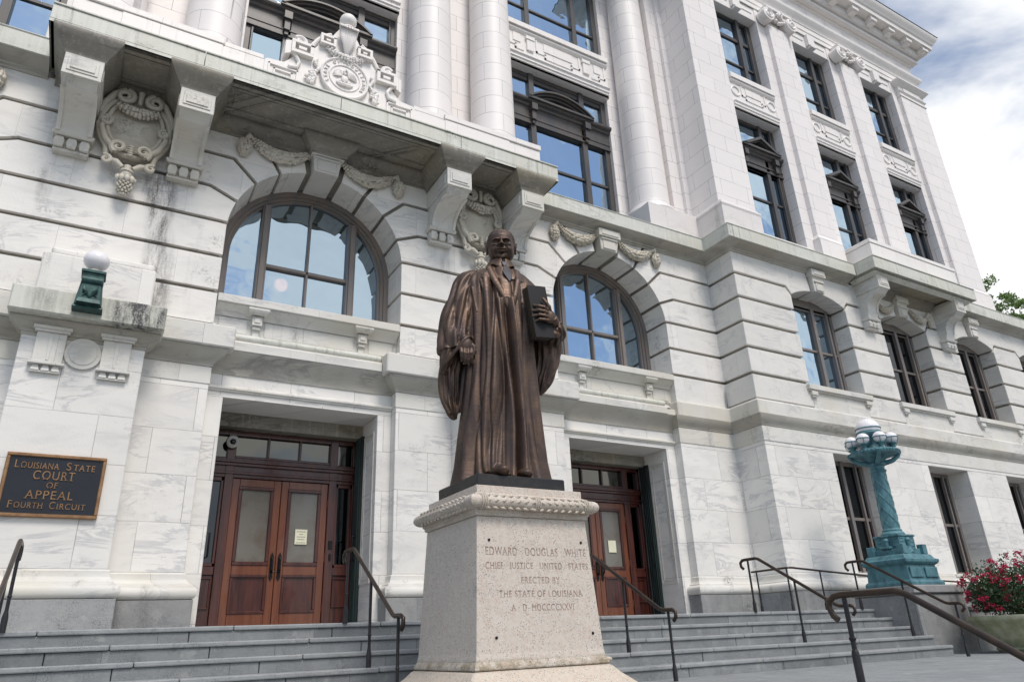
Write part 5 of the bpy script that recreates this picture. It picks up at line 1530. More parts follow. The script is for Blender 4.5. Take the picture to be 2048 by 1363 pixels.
# foreground rail
g = empty('handrail', (.4, -6.4, GZ), 'large out of focus handrail in the right foreground, sloping down out of the picture', 'handrail', 'handrails on the front steps')
m_ = MB(); x = .4
m_.tube([(x, -5.90, -.22), (x, -5.865, -.19), (x, -5.84, -.13), (x, -5.85, -.08), (x, -5.90, -.048), (x, -5.97, -.04), (x, -6.42, -.045), (x, -6.50, -.07), (x, -7.75, -.845), (x, -7.83, -.86), (x, -8.0, -.86)], .023, 12, flat=1.1); m_.build('grip', 'rail_brass', g, autos=50)
for y, b_, t_ in ((-5.99, GZ, -.06), (-7.3, -1.35, -.58)):
    m_ = MB(); m_.lathe([(.019, b_), (.019, t_)], x, y, 12); m_.lathe([(.030, b_), (.030, b_ + .30), (.026, b_ + .33), (.02, b_ + .34)], x, y, 12); m_.lathe([(.02, b_ + .40), (.026, b_ + .41), (.026, b_ + .425), (.02, b_ + .43)], x, y, 12)
    m_.build('post', 'rail_black', g, autos=40)
# ramp rail along the wing
g = empty('ramp_railing', (6.48, -.4, 0), 'thin dark railing running along the foot of the right wing wall behind the lamp post', 'railing')
rz = lambda x: .77 - max(0, x - 6.6) * .062
for dz, nm in ((0, 'top_rail'),):
    m_ = MB(); m_.tube([(6.48, .42, .765), (6.48, -.36, .765), (6.52, -.42, .768), (6.62, -.43, .768), (9.0, -.43, rz(9.0)), (12.0, -.43, .52), (16, -.43, .35)], .019, 9); m_.build(nm, 'rail_brass', g, autos=50)
for (x, y) in ((6.48, .30), (6.50, -.40), (7.38, -.43), (8.80, -.43), (10.4, -.43), (11.9, -.43), (13.6, -.43), (15.4, -.43)):
    b_ = 0 if x < 7.9 else -.06 - (x - 7.91) * .047
    m_ = MB(); m_.lathe([(.015, b_), (.015, rz(x) if x < 12 else rz(12) - (x - 12) * .04)], x, y, 9); m_.lathe([(.026, b_), (.026, b_ + .13), (.016, b_ + .16)], x, y, 10); m_.build('post', 'rail_black', g, autos=40)
# small brass rail that closes the right side of the steps
# ================================================================ green lamp post
LX, LY, LZ = 8.17, -1.56, .345
lp = empty('lamp_post', (LX, LY, LZ), 'tall green bronze lamp post carrying nine white globes, right of the steps', 'lamp post')
m_ = MB()
def sq(prof, hx, hy, mb): mb.sweep(prof, [(LX - hx, LY - hy), (LX + hx, LY - hy), (LX + hx, LY + hy), (LX - hx, LY + hy)], closed=True)
z = LZ
sq([(0, z), (.02, z), (.02, z + .05), (0, z + .08), (-.02, z + .09), (-.045, z + .34), (-.01, z + .36), (.015, z + .39), (.02, z + .44), (-.03, z + .46), (-.05, z + .50), (-.07, z + .53), (-.40, z + .535)], .475, .43, m_)
for sg in (-1, 1):
    m_.box(LX + sg * .22 - .18, LX + sg * .22 + .18, LY - .43, LY - .40, z + .13, z + .30)
m_.build('base', 'lamp_green', lp, bev=.006)
m_ = MB()
for hx, z0, z1, dx in ((.30, .88, .98, 0), (.235, .98, 1.20, 0), (.255, 1.20, 1.235, 0)):
    m_.box(LX - hx, LX + hx, LY - hx, LY + hx, z0, z1)
for sx in (-1, 1):
    for sy in (-1, 1):
        m_.box(LX + sx * .30 - .06, LX + sx * .30 + .06, LY + sy * .30 - .06, LY + sy * .30 + .06, .88, 1.05)
for sx, sy in ((0, -1), (-1, 0), (1, 0), (0, 1)):
    x, y = LX + sx * .25, LY + sy * .25
    m_.lathe([(.05, .90), (.07, .92), (.05, .97), (.035, 1.02), (.04, 1.10), (.055, 1.14), (.03, 1.18)], x, y, 14)
    m_.box(x - .10, x + .10, y - .01 if sy else y - .10, y + .01 if sy else y + .10, .99, 1.03)
for s_ in (-1, 1):
    for zz in (1.03, 1.10, 1.16):
        m_.box(LX + s_ * .15 - .05, LX + s_ * .15 + .05, LY - .245, LY - .23, zz, zz + .018); m_.box(LX - .245, LX - .23, LY + s_ * .15 - .05, LY + s_ * .15 + .05, zz, zz + .018)
m_.lathe([(.20, 1.235), (.21, 1.26), (.19, 1.29), (.165, 1.31), (.175, 1.33), (.15, 1.36)], LX, LY, 28)
m_.build('pedestal_block', 'lamp_green', lp, bev=.006)
m_ = MB()
m_.lathe([(.148, 1.35), (.142, 1.5), (.128, 2.40), (.15, 2.42), (.155, 2.45), (.13, 2.47), (.135, 2.52), (.165, 2.54), (.17, 2.57), (.14, 2.60)], LX, LY, 32)
for k in range(5):            # trellis ornament wound round the shaft
    for sg in (-1, 1):
        pts = []
        for t in np.linspace(0, 1, 46):
            zz = 1.37 + t * 1.02; r = .147 - .018 * t
            a = sg * (t * 5.0) + 2 * PI * k / 5
            pts.append((LX + r * math.cos(a), LY + r * math.sin(a), zz))
        m_.tube(pts, .0085, 5, cap=False)
m_.build('shaft', 'lamp_green', lp, autos=40)
m_ = MB()
m_.lathe([(.12, 2.57), (.15, 2.62), (.20, 2.66), (.30, 2.70), (.40, 2.72), (.445, 2.735), (.46, 2.76), (.455, 2.80), (.42, 2.82), (.30, 2.80), (.18, 2.80)], LX, LY, 44)
for k in range(44):
    a = 2 * PI * k / 44; m_.ball((LX + .455 * math.cos(a), LY + .455 * math.sin(a), 2.775), .022, 1, (1, 1, 1.2))
for k in range(4):
    a = 2 * PI * (k + .5) / 4; m_.tube([(LX + .13 * math.cos(a), LY + .13 * math.sin(a), 2.58), (LX + .30 * math.cos(a), LY + .30 * math.sin(a), 2.62), (LX + .42 * math.cos(a), LY + .42 * math.sin(a), 2.70), (LX + .47 * math.cos(a), LY + .47 * math.sin(a), 2.78)], [.05, .045, .035, .025], 8)
m_.lathe([(.17, 2.80), (.14, 2.86), (.11, 2.95), (.13, 3.04), (.19, 3.10), (.235, 3.14), (.245, 3.17), (.235, 3.19)], LX, LY, 28)
m_.build('ring_dish', 'lamp_green', lp, autos=40)
for k in range(8):
    a = 2 * PI * (k + .3) / 8; x, y = LX + .375 * math.cos(a), LY + .375 * math.sin(a)
    m_ = MB(); m_.ball((x, y, 3.02), .118, 3, (1, 1, .92)); gl = m_.build('globe', 'globe_white', lp, smooth=True)
    m_ = MB(); m_.lathe([(.04, 2.80), (.035, 2.84), (.05, 2.88), (.09, 2.91), (.075, 2.92)], x, y, 14)
    m_.tube([(x + .121 * math.cos(t), y + .121 * math.sin(t), 3.02) for t in np.linspace(0, 2 * PI, 21)], .010, 6, cap=False)
    for q in range(5):
        t = 2 * PI * q / 5; m_.tube([(x + .08 * math.cos(t), y + .08 * math.sin(t), 2.90), (x + .118 * math.cos(t), y + .118 * math.sin(t), 2.96), (x + .123 * math.cos(t), y + .123 * math.sin(t), 3.02)], .006, 5)
    m_.build('globe_holder', 'lamp_green', lp, autos=40)
m_ = MB(); m_.ball((LX, LY, 3.27), .222, 4, (1, 1, .95)); m_.build('large_globe', 'globe_white', lp, smooth=True)
m_ = MB(); m_.tube([(LX + .227 * math.cos(t), LY + .227 * math.sin(t), 3.27) for t in np.linspace(0, 2 * PI, 33)], .013, 6, cap=False)
m_.tube([(LX + .223 * math.cos(t), LY + .223 * math.sin(t), 3.20) for t in np.linspace(0, 2 * PI, 33)], .010, 6, cap=False); m_.build('globe_band', 'lamp_green', lp, autos=40)

# ================================================================ planter and shrub
PX, PY, PR = 9.0, -3.0, .86
m_ = MB()
m_.lathe([(PR * .55, GZ), (PR * .62, GZ + .05), (PR * .60, GZ + .08), (PR * .72, GZ + .20), (PR * .88, GZ + .38), (PR * .94, GZ + .47), (PR * .98, GZ + .49), (PR * 1.0, GZ + .52), (PR * 1.0, GZ + .57), (PR * .93, GZ + .57), (PR * .9, GZ + .50), (0.02, GZ + .50)], PX, PY, 48, cap=False)
tag(m_.build('planter_bowl', 'planter', autos=40), 'large round mossy green stone planter at the right edge of the plaza', 'planter')
def leaf_cloud(n, fn, size, name, mat, parent, cross=False):
    P = np.array([fn() for _ in range(n)]); vs = []; fs = []
    A = rng.normal(size=(n, 3)); A /= np.linalg.norm(A, axis=1)[:, None]
    Bv = rng.normal(size=(n, 3)); Bv -= A * (A * Bv).sum(1)[:, None]; Bv /= np.linalg.norm(Bv, axis=1)[:, None]
    S = size * rng.uniform(.6, 1.3, n)[:, None]
    V = np.stack([P - A * S, P - Bv * S * .45, P + A * S, P + Bv * S * .45], 1).reshape(-1, 3)
    me = bpy.data.meshes.new(name); me.from_pydata(V.tolist(), [], [(4 * i, 4 * i + 1, 4 * i + 2, 4 * i + 3) for i in range(n)])
    me.materials.append(M[mat]); o = bpy.data.objects.new(name, me); COL.objects.link(o)
    if parent is not None: me.transform(Matrix.Translation(-wloc(parent))); o.parent = parent
    return o
sb = empty('flowering_shrub', (PX, PY, GZ + .5), 'dark green rose shrub with crimson flowers growing in the round planter', 'shrub')
lob = [(PX - .42, PY - .05, .10, .42, .36), (PX - .05, PY - .25, .22, .45, .40), (PX + .35, PY + .1, .30, .48, .50), (PX - .1, PY + .35, .25, .45, .42), (PX + .6, PY - .25, .15, .45, .4), (PX - .55, PY + .2, .12, .3, .3)]
def shrub_pt(surf=.45):
    c = lob[rng.integers(len(lob))]; d = rng.normal(size=3); d /= np.linalg.norm(d); r = rng.uniform(surf, 1.08) 
    return (c[0] + d[0] * c[3] * r, c[1] + d[1] * c[3] * r, max(-.25, c[2] + d[2] * c[4] * r))
leaf_cloud(9000, shrub_pt, .028, 'foliage', 'leaves_shrub', sb)
m_ = MB()
for _ in range(60):
    p = shrub_pt(.2); m_.tube([(PX + random.uniform(-.2, .2), PY + random.uniform(-.2, .2), -.28), ((PX + p[0]) / 2, (PY + p[1]) / 2, (p[2] - .2) / 2), p], [.01, .007, .004], 5)
m_.build('branches', 'bark', sb)
V = []
cent = [shrub_pt(.98) for _ in range(190)]
cent = [c for c in cent if c[2] > -.12]
def petal_pt():
    c = cent[rng.integers(len(cent))]; d = rng.normal(size=3) * .024
    return (c[0] + d[0], c[1] + d[1], c[2] + d[2])
leaf_cloud(4200, petal_pt, .024, 'flowers', 'petals', sb)

# ================================================================ trees
def tree(x, y, z0, H, R, label, n=14000, cat='tree', leaf=.16, group=None):
    t = empty('oak_tree', (x, y, z0), label, cat, group)
    m_ = MB(); m_.tube([(x, y, z0), (x + .1, y, z0 + H * .25), (x - .1, y + .1, z0 + H * .45)], [.035 * H, .026 * H, .018 * H], 10)
    lobes = []
    for k in range(16):
        a = random.uniform(0, 2 * PI); e = random.uniform(-.2, 1.0); rr = R * random.uniform(.35, .85)
        c = (x + rr * math.cos(a) * math.cos(e * .9), y + rr * math.sin(a) * math.cos(e * .9), z0 + H * .62 + e * H * .30)
        lobes.append((c, R * random.uniform(.22, .42)))
        m_.tube([(x - .1, y + .1, z0 + H * .42), ((x + c[0]) / 2 + random.uniform(-.3, .3), (y + c[1]) / 2, z0 + H * .52), c], [.012 * H, .007 * H, .002 * H], 6)
        for _ in range(3):
            m_.tube([c, (c[0] + random.uniform(-1, 1) * R * .3, c[1] + random.uniform(-1, 1) * R * .3, c[2] + random.uniform(-.2, .8) * R * .3)], [.003 * H, .001 * H], 5)
    m_.build('trunk', 'bark', t, autos=50)
    sub = []
    for c, r in lobes:
        for _ in range(34):
            d = rng.normal(size=3); d /= np.linalg.norm(d)
            sub.append((np.array(c) + d * r * rng.uniform(.4, 1.0), r * rng.uniform(.12, .30)))
    def pt():
        c, r = sub[rng.integers(len(sub))]; d = rng.normal(size=3); d /= np.linalg.norm(d)
        return tuple(c + d * r * rng.uniform(.3, 1.0) * np.array([1, 1, .7]))
    leaf_cloud(n, pt, leaf, 'crown', 'leaves', t)
    return t
tree(39.0, 8.0, -1.5, 20, 5.2, 'leafy green tree rising beyond the right end of the courthouse', 52000, leaf=.105)
tree(45.0, -27.0, -1.5, 19, 6.0, 'tree across the street, mirrored dark in the first arched window of the wing', 9000, leaf=.3)
# ================================================================ granite pedestal
ped = empty('granite_pedestal', (-1.27, -3.60, GZ), 'speckled pink granite pedestal with carved inscription carrying the bronze statue', 'pedestal')
tx0, tx1, ty0, ty1 = -1.853, -.698, -4.165, -3.085
tp = [(tx0, ty0), (tx1, ty0), (tx1, ty1), (tx0, ty1)]
m_ = MB()
m_.sweep([(-.3, -.485), (.085, -.485), (.095, -.475), (.088, -.45), (.068, -.42), (.058, -.36), (.052, -.25), (0, .755), (-.3, .755)], tp, closed=True)
m_.build('die', 'granite', ped, bev=.012, seg=2)
m_ = MB()
m_.sweep([(-.3, .756), (.012, .756), (.02, .765), (.02, .785), (.035, .795), (.035, .81), (.05, .815)] + [(.045 + .062 * math.cos(a), .872 + .060 * math.sin(a)) for a in np.linspace(-PI / 2, PI / 2, 11)] + [(.02, .935), (.02, .95), (-.015, .965), (-.3, .965)], tp, closed=True)
m_.sweep([(-.3, .962), (-.012, .962), (-.012, 1.03), (-.3, 1.03)], tp, closed=True)
mo = m_.build('moulding', 'granite', ped, bev=.005, autos=40)
# laurel leaves on the torus
m_ = MB()
def leafrow(x0, y0, x1, y1, nx, ny):
    L = math.hypot(x1 - x0, y1 - y0); n = int(L / .075)
    for i in range(n):
        t = (i + .5) / n; sg = 1 if t < .5 else -1
        ux, uy = (x1 - x0) / L, (y1 - y0) / L
        px_, py_ = x0 + ux * L * t, y0 + uy * L * t
        for a in (-.9, -.1, .7):
            oz = .872 + .060 * math.sin(a); oo = .045 + .060 * math.cos(a)
            oo -= .007; b_ = (px_ + nx * oo, py_ + ny * oo, oz)
            tip = (px_ + nx * (oo + .010) + ux * .055 * sg, py_ + ny * (oo + .010) + uy * .055 * sg, oz + .018 * (1 if a > -.5 else -1))
            m_.tube([b_, ((b_[0] + tip[0]) / 2, (b_[1] + tip[1]) / 2, (b_[2] + tip[2]) / 2), tip], [.006, .017, .003], 6)
for row_ in ((tx0, ty0, tx1, ty0, 0, -1), (tx0, ty1, tx0, ty0, -1, 0), (tx1, ty0, tx1, ty1, 1, 0)):
    m_ = MB(); leafrow(*row_); m_.build('laurel_leaves', 'granite_dirty', mo, autos=60)
m_ = MB()
for f in (.03, .5, .97):
    for q in range(3):
        xx = tx0 + (tx1 - tx0) * f + (q - 1) * .022
        m_.tube([(xx, ty0 - .045 - .066 * math.cos(a), .872 + .064 * math.sin(a)) for a in np.linspace(-PI / 2, PI / 2, 9)], .009, 5)
m_.build('laurel_ribbon', 'granite_dirty', mo, autos=60)
m_ = MB()
m_.sweep([(-.3, GZ - .01), (.36, GZ - .01), (.355, GZ + .04), (.30, GZ + .10), (.22, GZ + .17), (.16, GZ + .22), (.12, GZ + .265), (.10, -.489), (-.3, -.489)], tp, closed=True)
m_.build('base_block', 'granite_dirty', ped, bev=.015, autos=40)
m_ = MB()
for x, z in ((-1.745, .549), (-.772, .549), (-1.721, -.241), (-.742, -.234)):
    yb = ty0 - .052 * (.755 - z) / 1.005
    m_.tube([(x, yb - .006, z), (x, yb + .02, z)], .0125, 10)
m_.build('bolt_hole', 'black_iron', ped)
def face_y(z): return ty0 - .052 * (.755 - z) / 1.005 - .0006
rows = [('EDWARD \u00b7 DOUGLAS \u00b7 WHITE', .072, -1.783, -.73, .458), ('CHIEF \u00b7 JUSTICE \u00b7 UNITED \u00b7 STATES', .056, -1.79, -.722, .338),
        ('ERECTED BY', .056, -1.445, -1.045, .217), ('THE STATE OF LOUISIANA', .056, -1.672, -.815, .104), ('A \u00b7 D  MDCCCCXXVI', .056, -1.558, -.92, -.008)]
for t, h, a, b_, z in rows: lettering('inscription', [(t, h, a, b_, z, face_y(z))], 'engraved', ped, ext=.0012)
m_ = MB()
m_.ball((tx1 + .062, ty0 - .045, -.452), .042, 2, (2.3, .9, .55), jit=.25); m_.build('chipped_corner', 'granite_dirty', ped, autos=60)

# ================================================================ bronze statue
ST = empty('statue', (-1.33, -3.66, 1.03), 'brown bronze statue of a standing robed man holding a dark book, on the granite pedestal', 'statue')
m_ = MB()
m_.box(-1.815, -.862, -4.115, -3.27, 1.031, 1.145)
m_.build('bronze_plinth', 'dark_bronze', ST, bev=.012)
SA = rad(14)
SM = Matrix.Translation((-1.33, -3.66, 1.143)) @ Matrix.Rotation(-SA, 4, 'Z') @ Matrix.Scale(1.62, 4)
fg = MB()
lv = np.array([  # z, cx, rx, ry, cy
    [-.004, .012, .285, .215, .00], [.04, .012, .280, .210, .00], [.25, .014, .262, .195, .0], [.50, .018, .240, .180, -.005], [.80, .024, .222, .168, -.01], [.95, .028, .215, .165, -.012],
    [1.10, .030, .215, .160, -.012], [1.25, .032, .228, .150, -.008], [1.34, .035, .238, .138, 0], [1.40, .036, .228, .122, .005], [1.445, .040, .190, .102, .01], [1.475, .046, .135, .088, .012], [1.50, .052, .085, .078, .012], [1.515, .055, .045, .05, .012]])
FR = [random.uniform(0, 6.28) for _ in range(12)]
def fold(a, z):
    """pleats of the gown: sharp vertical ridges that drift with height"""
    w = a + .10 * math.sin(3.1 * z + 2 * a) + .05 * math.sin(7 * z)
    s1 = abs(math.sin(6.5 * w + FR[0])) ** .75 - .6
    s2 = math.sin(9 * w + FR[1] + 1.1 * z)
    s3 = abs(math.sin(4.0 * w + FR[2] - .8 * z)) - .6
    s4 = math.sin(21 * w + FR[3] + 2 * z)
    amp = .012 + .026 * max(0, min(1, (1.30 - z) / 1.1))
    top = max(0, min(1, (1.49 - z) / .12))
    return top * amp * (.75 * s1 + .35 * s2 + .9 * s3 + .06 * s4)
def robe(u, v):
    z = -.004 + v * 1.519
    row = [np.interp(z, lv[:, 0], lv[:, k]) for k in range(5)]
    a = 2 * PI * u
    rx, ry = row[2], row[3]
    ca, sa = math.cos(a), math.sin(a)
    e = 2 / 2.35
    x = rx * (abs(ca) ** e) * (1 if ca >= 0 else -1); y = ry * (abs(sa) ** e) * (1 if sa >= 0 else -1)
    r = math.hypot(x, y); f = fold(a, z)
    # open front of the gown: a deep groove down the middle
    xg = .055 + .02 * math.sin(4 * z)
    if y < 0:
        gx = (row[1] + x) - xg
        if z < 1.2: f -= .050 * math.exp(-(gx / .017) ** 2) * min(1, (1.2 - z) / .2 + .35) - .022 * math.exp(-((abs(gx) - .038) / .018) ** 2)
        # secondary long valleys from the shoulders
        for g0, am, w_ in ((-.075, .024, .014), (-.125, .018, .012), (.125, .020, .014), (-.02, .014, .011), (.175, .016, .012)):
            gg = (row[1] + x) - (g0 + .03 * math.sin(2.2 * z + g0 * 20))
            if z < 1.36: f -= am * math.exp(-(gg / w_) ** 2)
    # flare of the hem
    f += .012 * max(0, .12 - z) / .12
    # striding knee pushing the cloth
    f += .03 * math.exp(-((a - 4.45) / .35) ** 2 - ((z - .55) / .25) ** 2) + .035 * math.exp(-((a - 4.35) / .28) ** 2 - ((z - .10) / .12) ** 2)
    # belly
    f += .022 * math.exp(-((a - 4.8) / .6) ** 2 - ((z - 1.0) / .2) ** 2)
    k = (r + f) / max(r, 1e-6)
    # shallow lift of the hem over the shoe
    zz = z + (.045 * math.exp(-((a - 4.4) / .25) ** 2) if z < .06 else 0) * (1 - z / .06)
    return (row[1] + x * k, row[4] + y * k, zz)
fg.grid(robe, 320, 190, closeu=True, capv=True)
def sleeve(path, flat=1.0, nf=7, amp=.012, seed=0, n=70, m=64, spiral_=1.5):
    P = [Vector(p[:3]) for p in path]; Rr = [p[3] for p in path]; Fl = [p[4] if len(p) > 4 else 1.0 for p in path]
    ts = np.linspace(0, len(P) - 1, n)
    def cat(arr, t):
        i = int(min(t, len(arr) - 1.0001)); f = t - i
        p0, p1, p2, p3 = arr[max(i - 1, 0)], arr[i], arr[i + 1], arr[min(i + 2, len(arr) - 1)]
        return .5 * ((2 * p1) + (-p0 + p2) * f + (2 * p0 - 5 * p1 + 4 * p2 - p3) * f * f + (-p0 + 3 * p1 - 3 * p2 + p3) * f ** 3)
    C_ = [cat(P, t) for t in ts]; R_s = [cat(Rr, t) for t in ts]; F_s = [cat(Fl, t) for t in ts]
    A = Vector((0, -1, 0)); vs = []
    for i in range(n):
        T = (C_[min(i + 1, n - 1)] - C_[max(i - 1, 0)]).normalized()
        A = (A - T * A.dot(T)).normalized(); B_ = T.cross(A)
        for k in range(m):
            a = 2 * PI * k / m; t = i / n
            f = amp * (min(1, t * 3 + .2)) * (abs(math.sin(nf / 2 * a + seed + spiral_ * t * 3)) ** .7 - .55 + .4 * math.sin(nf * 1.7 * a + seed * 2 - 3 * t) + .25 * math.sin(18 * t + 3 * a))
            r = R_s[i] + f * min(1, R_s[i] / .05)
            vs.append(C_[i] + A * r * math.cos(a) + B_ * r * math.sin(a) * F_s[i])
    fs = [(i * m + k, i * m + (k + 1) % m, (i + 1) * m + (k + 1) % m, (i + 1) * m + k) for i in range(n - 1) for k in range(m)]
    fs += [tuple(range(m - 1, -1, -1)), tuple((n - 1) * m + k for k in range(m))]
    fg.add(vs, fs)
# his right sleeve (left in the picture), hanging wide open at the wrist
sleeve([(-.09, .01, 1.405, .065), (-.160, .01, 1.365, .088), (-.215, .01, 1.22, .100), (-.252, .0, 1.05, .108), (-.270, -.005, .92, .112), (-.268, -.01, .845, .108)], amp=.017, seed=1.0, nf=7, spiral_=2.2)
sleeve([(-.275, .045, .95, .085), (-.285, .05, .80, .088, .8), (-.292, .055, .68, .082, .75), (-.290, .06, .56, .066, .75), (-.275, .06, .47, .042, .75), (-.262, .06, .425, .016, .75)], amp=.018, seed=2.4, nf=7)
# turned edge of that sleeve around the hand
sleeve([(-.362, -.01, .715, .012), (-.345, -.055, .750, .013), (-.305, -.095, .800, .013), (-.268, -.118, .850, .013), (-.232, -.128, .900, .013), (-.195, -.110, .925, .012), (-.165, -.06, .915, .014)], amp=.002, seed=2)
sleeve([(-.30, -.02, .90, .075, .9), (-.320, -.03, .82, .060, .8), (-.338, -.025, .75, .036, .8), (-.345, -.01, .70, .016, .8)], amp=.008, seed=6, nf=6)
sleeve([(-.352, .0, .78, .014), (-.362, .02, .66, .016), (-.345, .03, .54, .014), (-.30, .03, .45, .012)], amp=.003, seed=2)
sleeve([(-.185, .0, .84, .014), (-.215, .0, .70, .018), (-.230, .01, .56, .016), (-.25, .03, .46, .012)], amp=.003, seed=3)
# his left sleeve: upper arm, forearm and the hanging bell
sleeve([(.14, .01, 1.385, .075), (.205, .01, 1.35, .092), (.270, .01, 1.23, .098), (.335, .0, 1.10, .105), (.365, -.05, 1.015, .098), (.372, -.12, .995, .078), (.362, -.175, 1.01, .052), (.352, -.20, 1.02, .040)], amp=.013, seed=3.0)
sleeve([(.33, .0, 1.10, .10), (.352, .0, .98, .105), (.350, .0, .85, .088), (.325, .0, .74, .066), (.30, .0, .65, .045), (.285, .0, .60, .018)], amp=.014, seed=4.2, nf=9)
sleeve([(.30, -.14, .975, .03), (.345, -.19, .955, .026), (.385, -.15, .96, .024), (.40, -.06, .90, .022), (.375, -.03, .78, .02), (.33, -.03, .66, .018)], amp=.003, seed=5)
# gown yoke and long lapels
def band(path, w, t=.012):
    P = [Vector(p) for p in path]
    n_ = 14 * (len(P) - 1)
    for i in range(n_):
        q = i / 14; j = int(q); f = q - j
        c = P[j].lerp(P[j + 1], f); tt = i / n_
        fg.ball(c + Vector((0, .018 * max(0, tt - .55) / .45, 0)), w * (1 - .55 * max(0, tt - .4) / .6), 2, (1, .45, 1))
band([(-.012, .0, 1.505), (-.045, -.09, 1.44), (-.02, -.150, 1.32), (.035, -.178, 1.20), (.062, -.186, 1.10)], .026)
band([(.118, .0, 1.505), (.150, -.08, 1.44), (.135, -.14, 1.34), (.105, -.172, 1.22), (.080, -.186, 1.12)], .024)
band([(-.055, .03, 1.50), (-.115, -.06, 1.43), (-.105, -.13, 1.30), (-.075, -.165, 1.12), (-.065, -.175, .9)], .015)
band([(-.085, .04, 1.49), (-.165, -.03, 1.41), (-.165, -.10, 1.28), (-.145, -.135, 1.10)], .015)
band([(.155, .03, 1.49), (.205, -.04, 1.42), (.19, -.11, 1.30), (.16, -.15, 1.18)], .015)
# waistcoat and shirt inside the V
fg.ball((.053, -.055, 1.36), .11, 3, (.78, .72, 1.35))
fg.ball((.05, .012, 1.52), .066, 3, (1.05, 1.0, 1.1))           # neck root
fg.tube([(.052, .015, 1.46), (.056, .002, 1.53), (.058, -.006, 1.60)], [.082, .076, .074], 28)
for sg in (-1, 1):                                               # turned-down collar with rounded points
    pts = []
    for t in np.linspace(0, 1, 9):
        a = rad(-90) + sg * rad(8 + 100 * t)
        pts.append((a, 1.538 - .004 * t, 1.482 + .030 * t if t > .25 else 1.462 + .07 * t))
    V_, n_ = [], len(pts)
    for off in (.0, .008):
        for (a, zt_, zb_) in pts:
            V_.append((.055 + (.080 + off) * math.cos(a), -.002 + (.082 + off) * math.sin(a), zt_)); V_.append((.055 + (.094 + off) * math.cos(a), -.002 + (.098 + off) * math.sin(a), zb_))
    F2 = []
    for k in range(n_ - 1):
        F2 += [(2 * k, 2 * k + 1, 2 * k + 3, 2 * k + 2), (2 * n_ + 2 * k, 2 * n_ + 2 * k + 2, 2 * n_ + 2 * k + 3, 2 * n_ + 2 * k + 1), (2 * k, 2 * k + 2, 2 * n_ + 2 * k + 2, 2 * n_ + 2 * k), (2 * k + 1, 2 * n_ + 2 * k + 1, 2 * n_ + 2 * k + 3, 2 * k + 3)]
    F2 += [(0, 2 * n_, 2 * n_ + 1, 1), (2 * n_ - 2, 2 * n_ - 1, 4 * n_ - 1, 4 * n_ - 2)]
    fg.add(V_, F2)
fg.ball((.080, -.150, 1.255), .008, 1); fg.ball((.078, -.146, 1.285), .007, 1)
# shoe
fg.ball((-.062, -.245, .032), .05, 3, (1.0, 2.1, .72)); fg.ball((-.060, -.18, .055), .05, 3, (1, 1.3, .9))
fg.ball((.10, -.20, .03), .045, 3, (1.0, 1.7, .7))

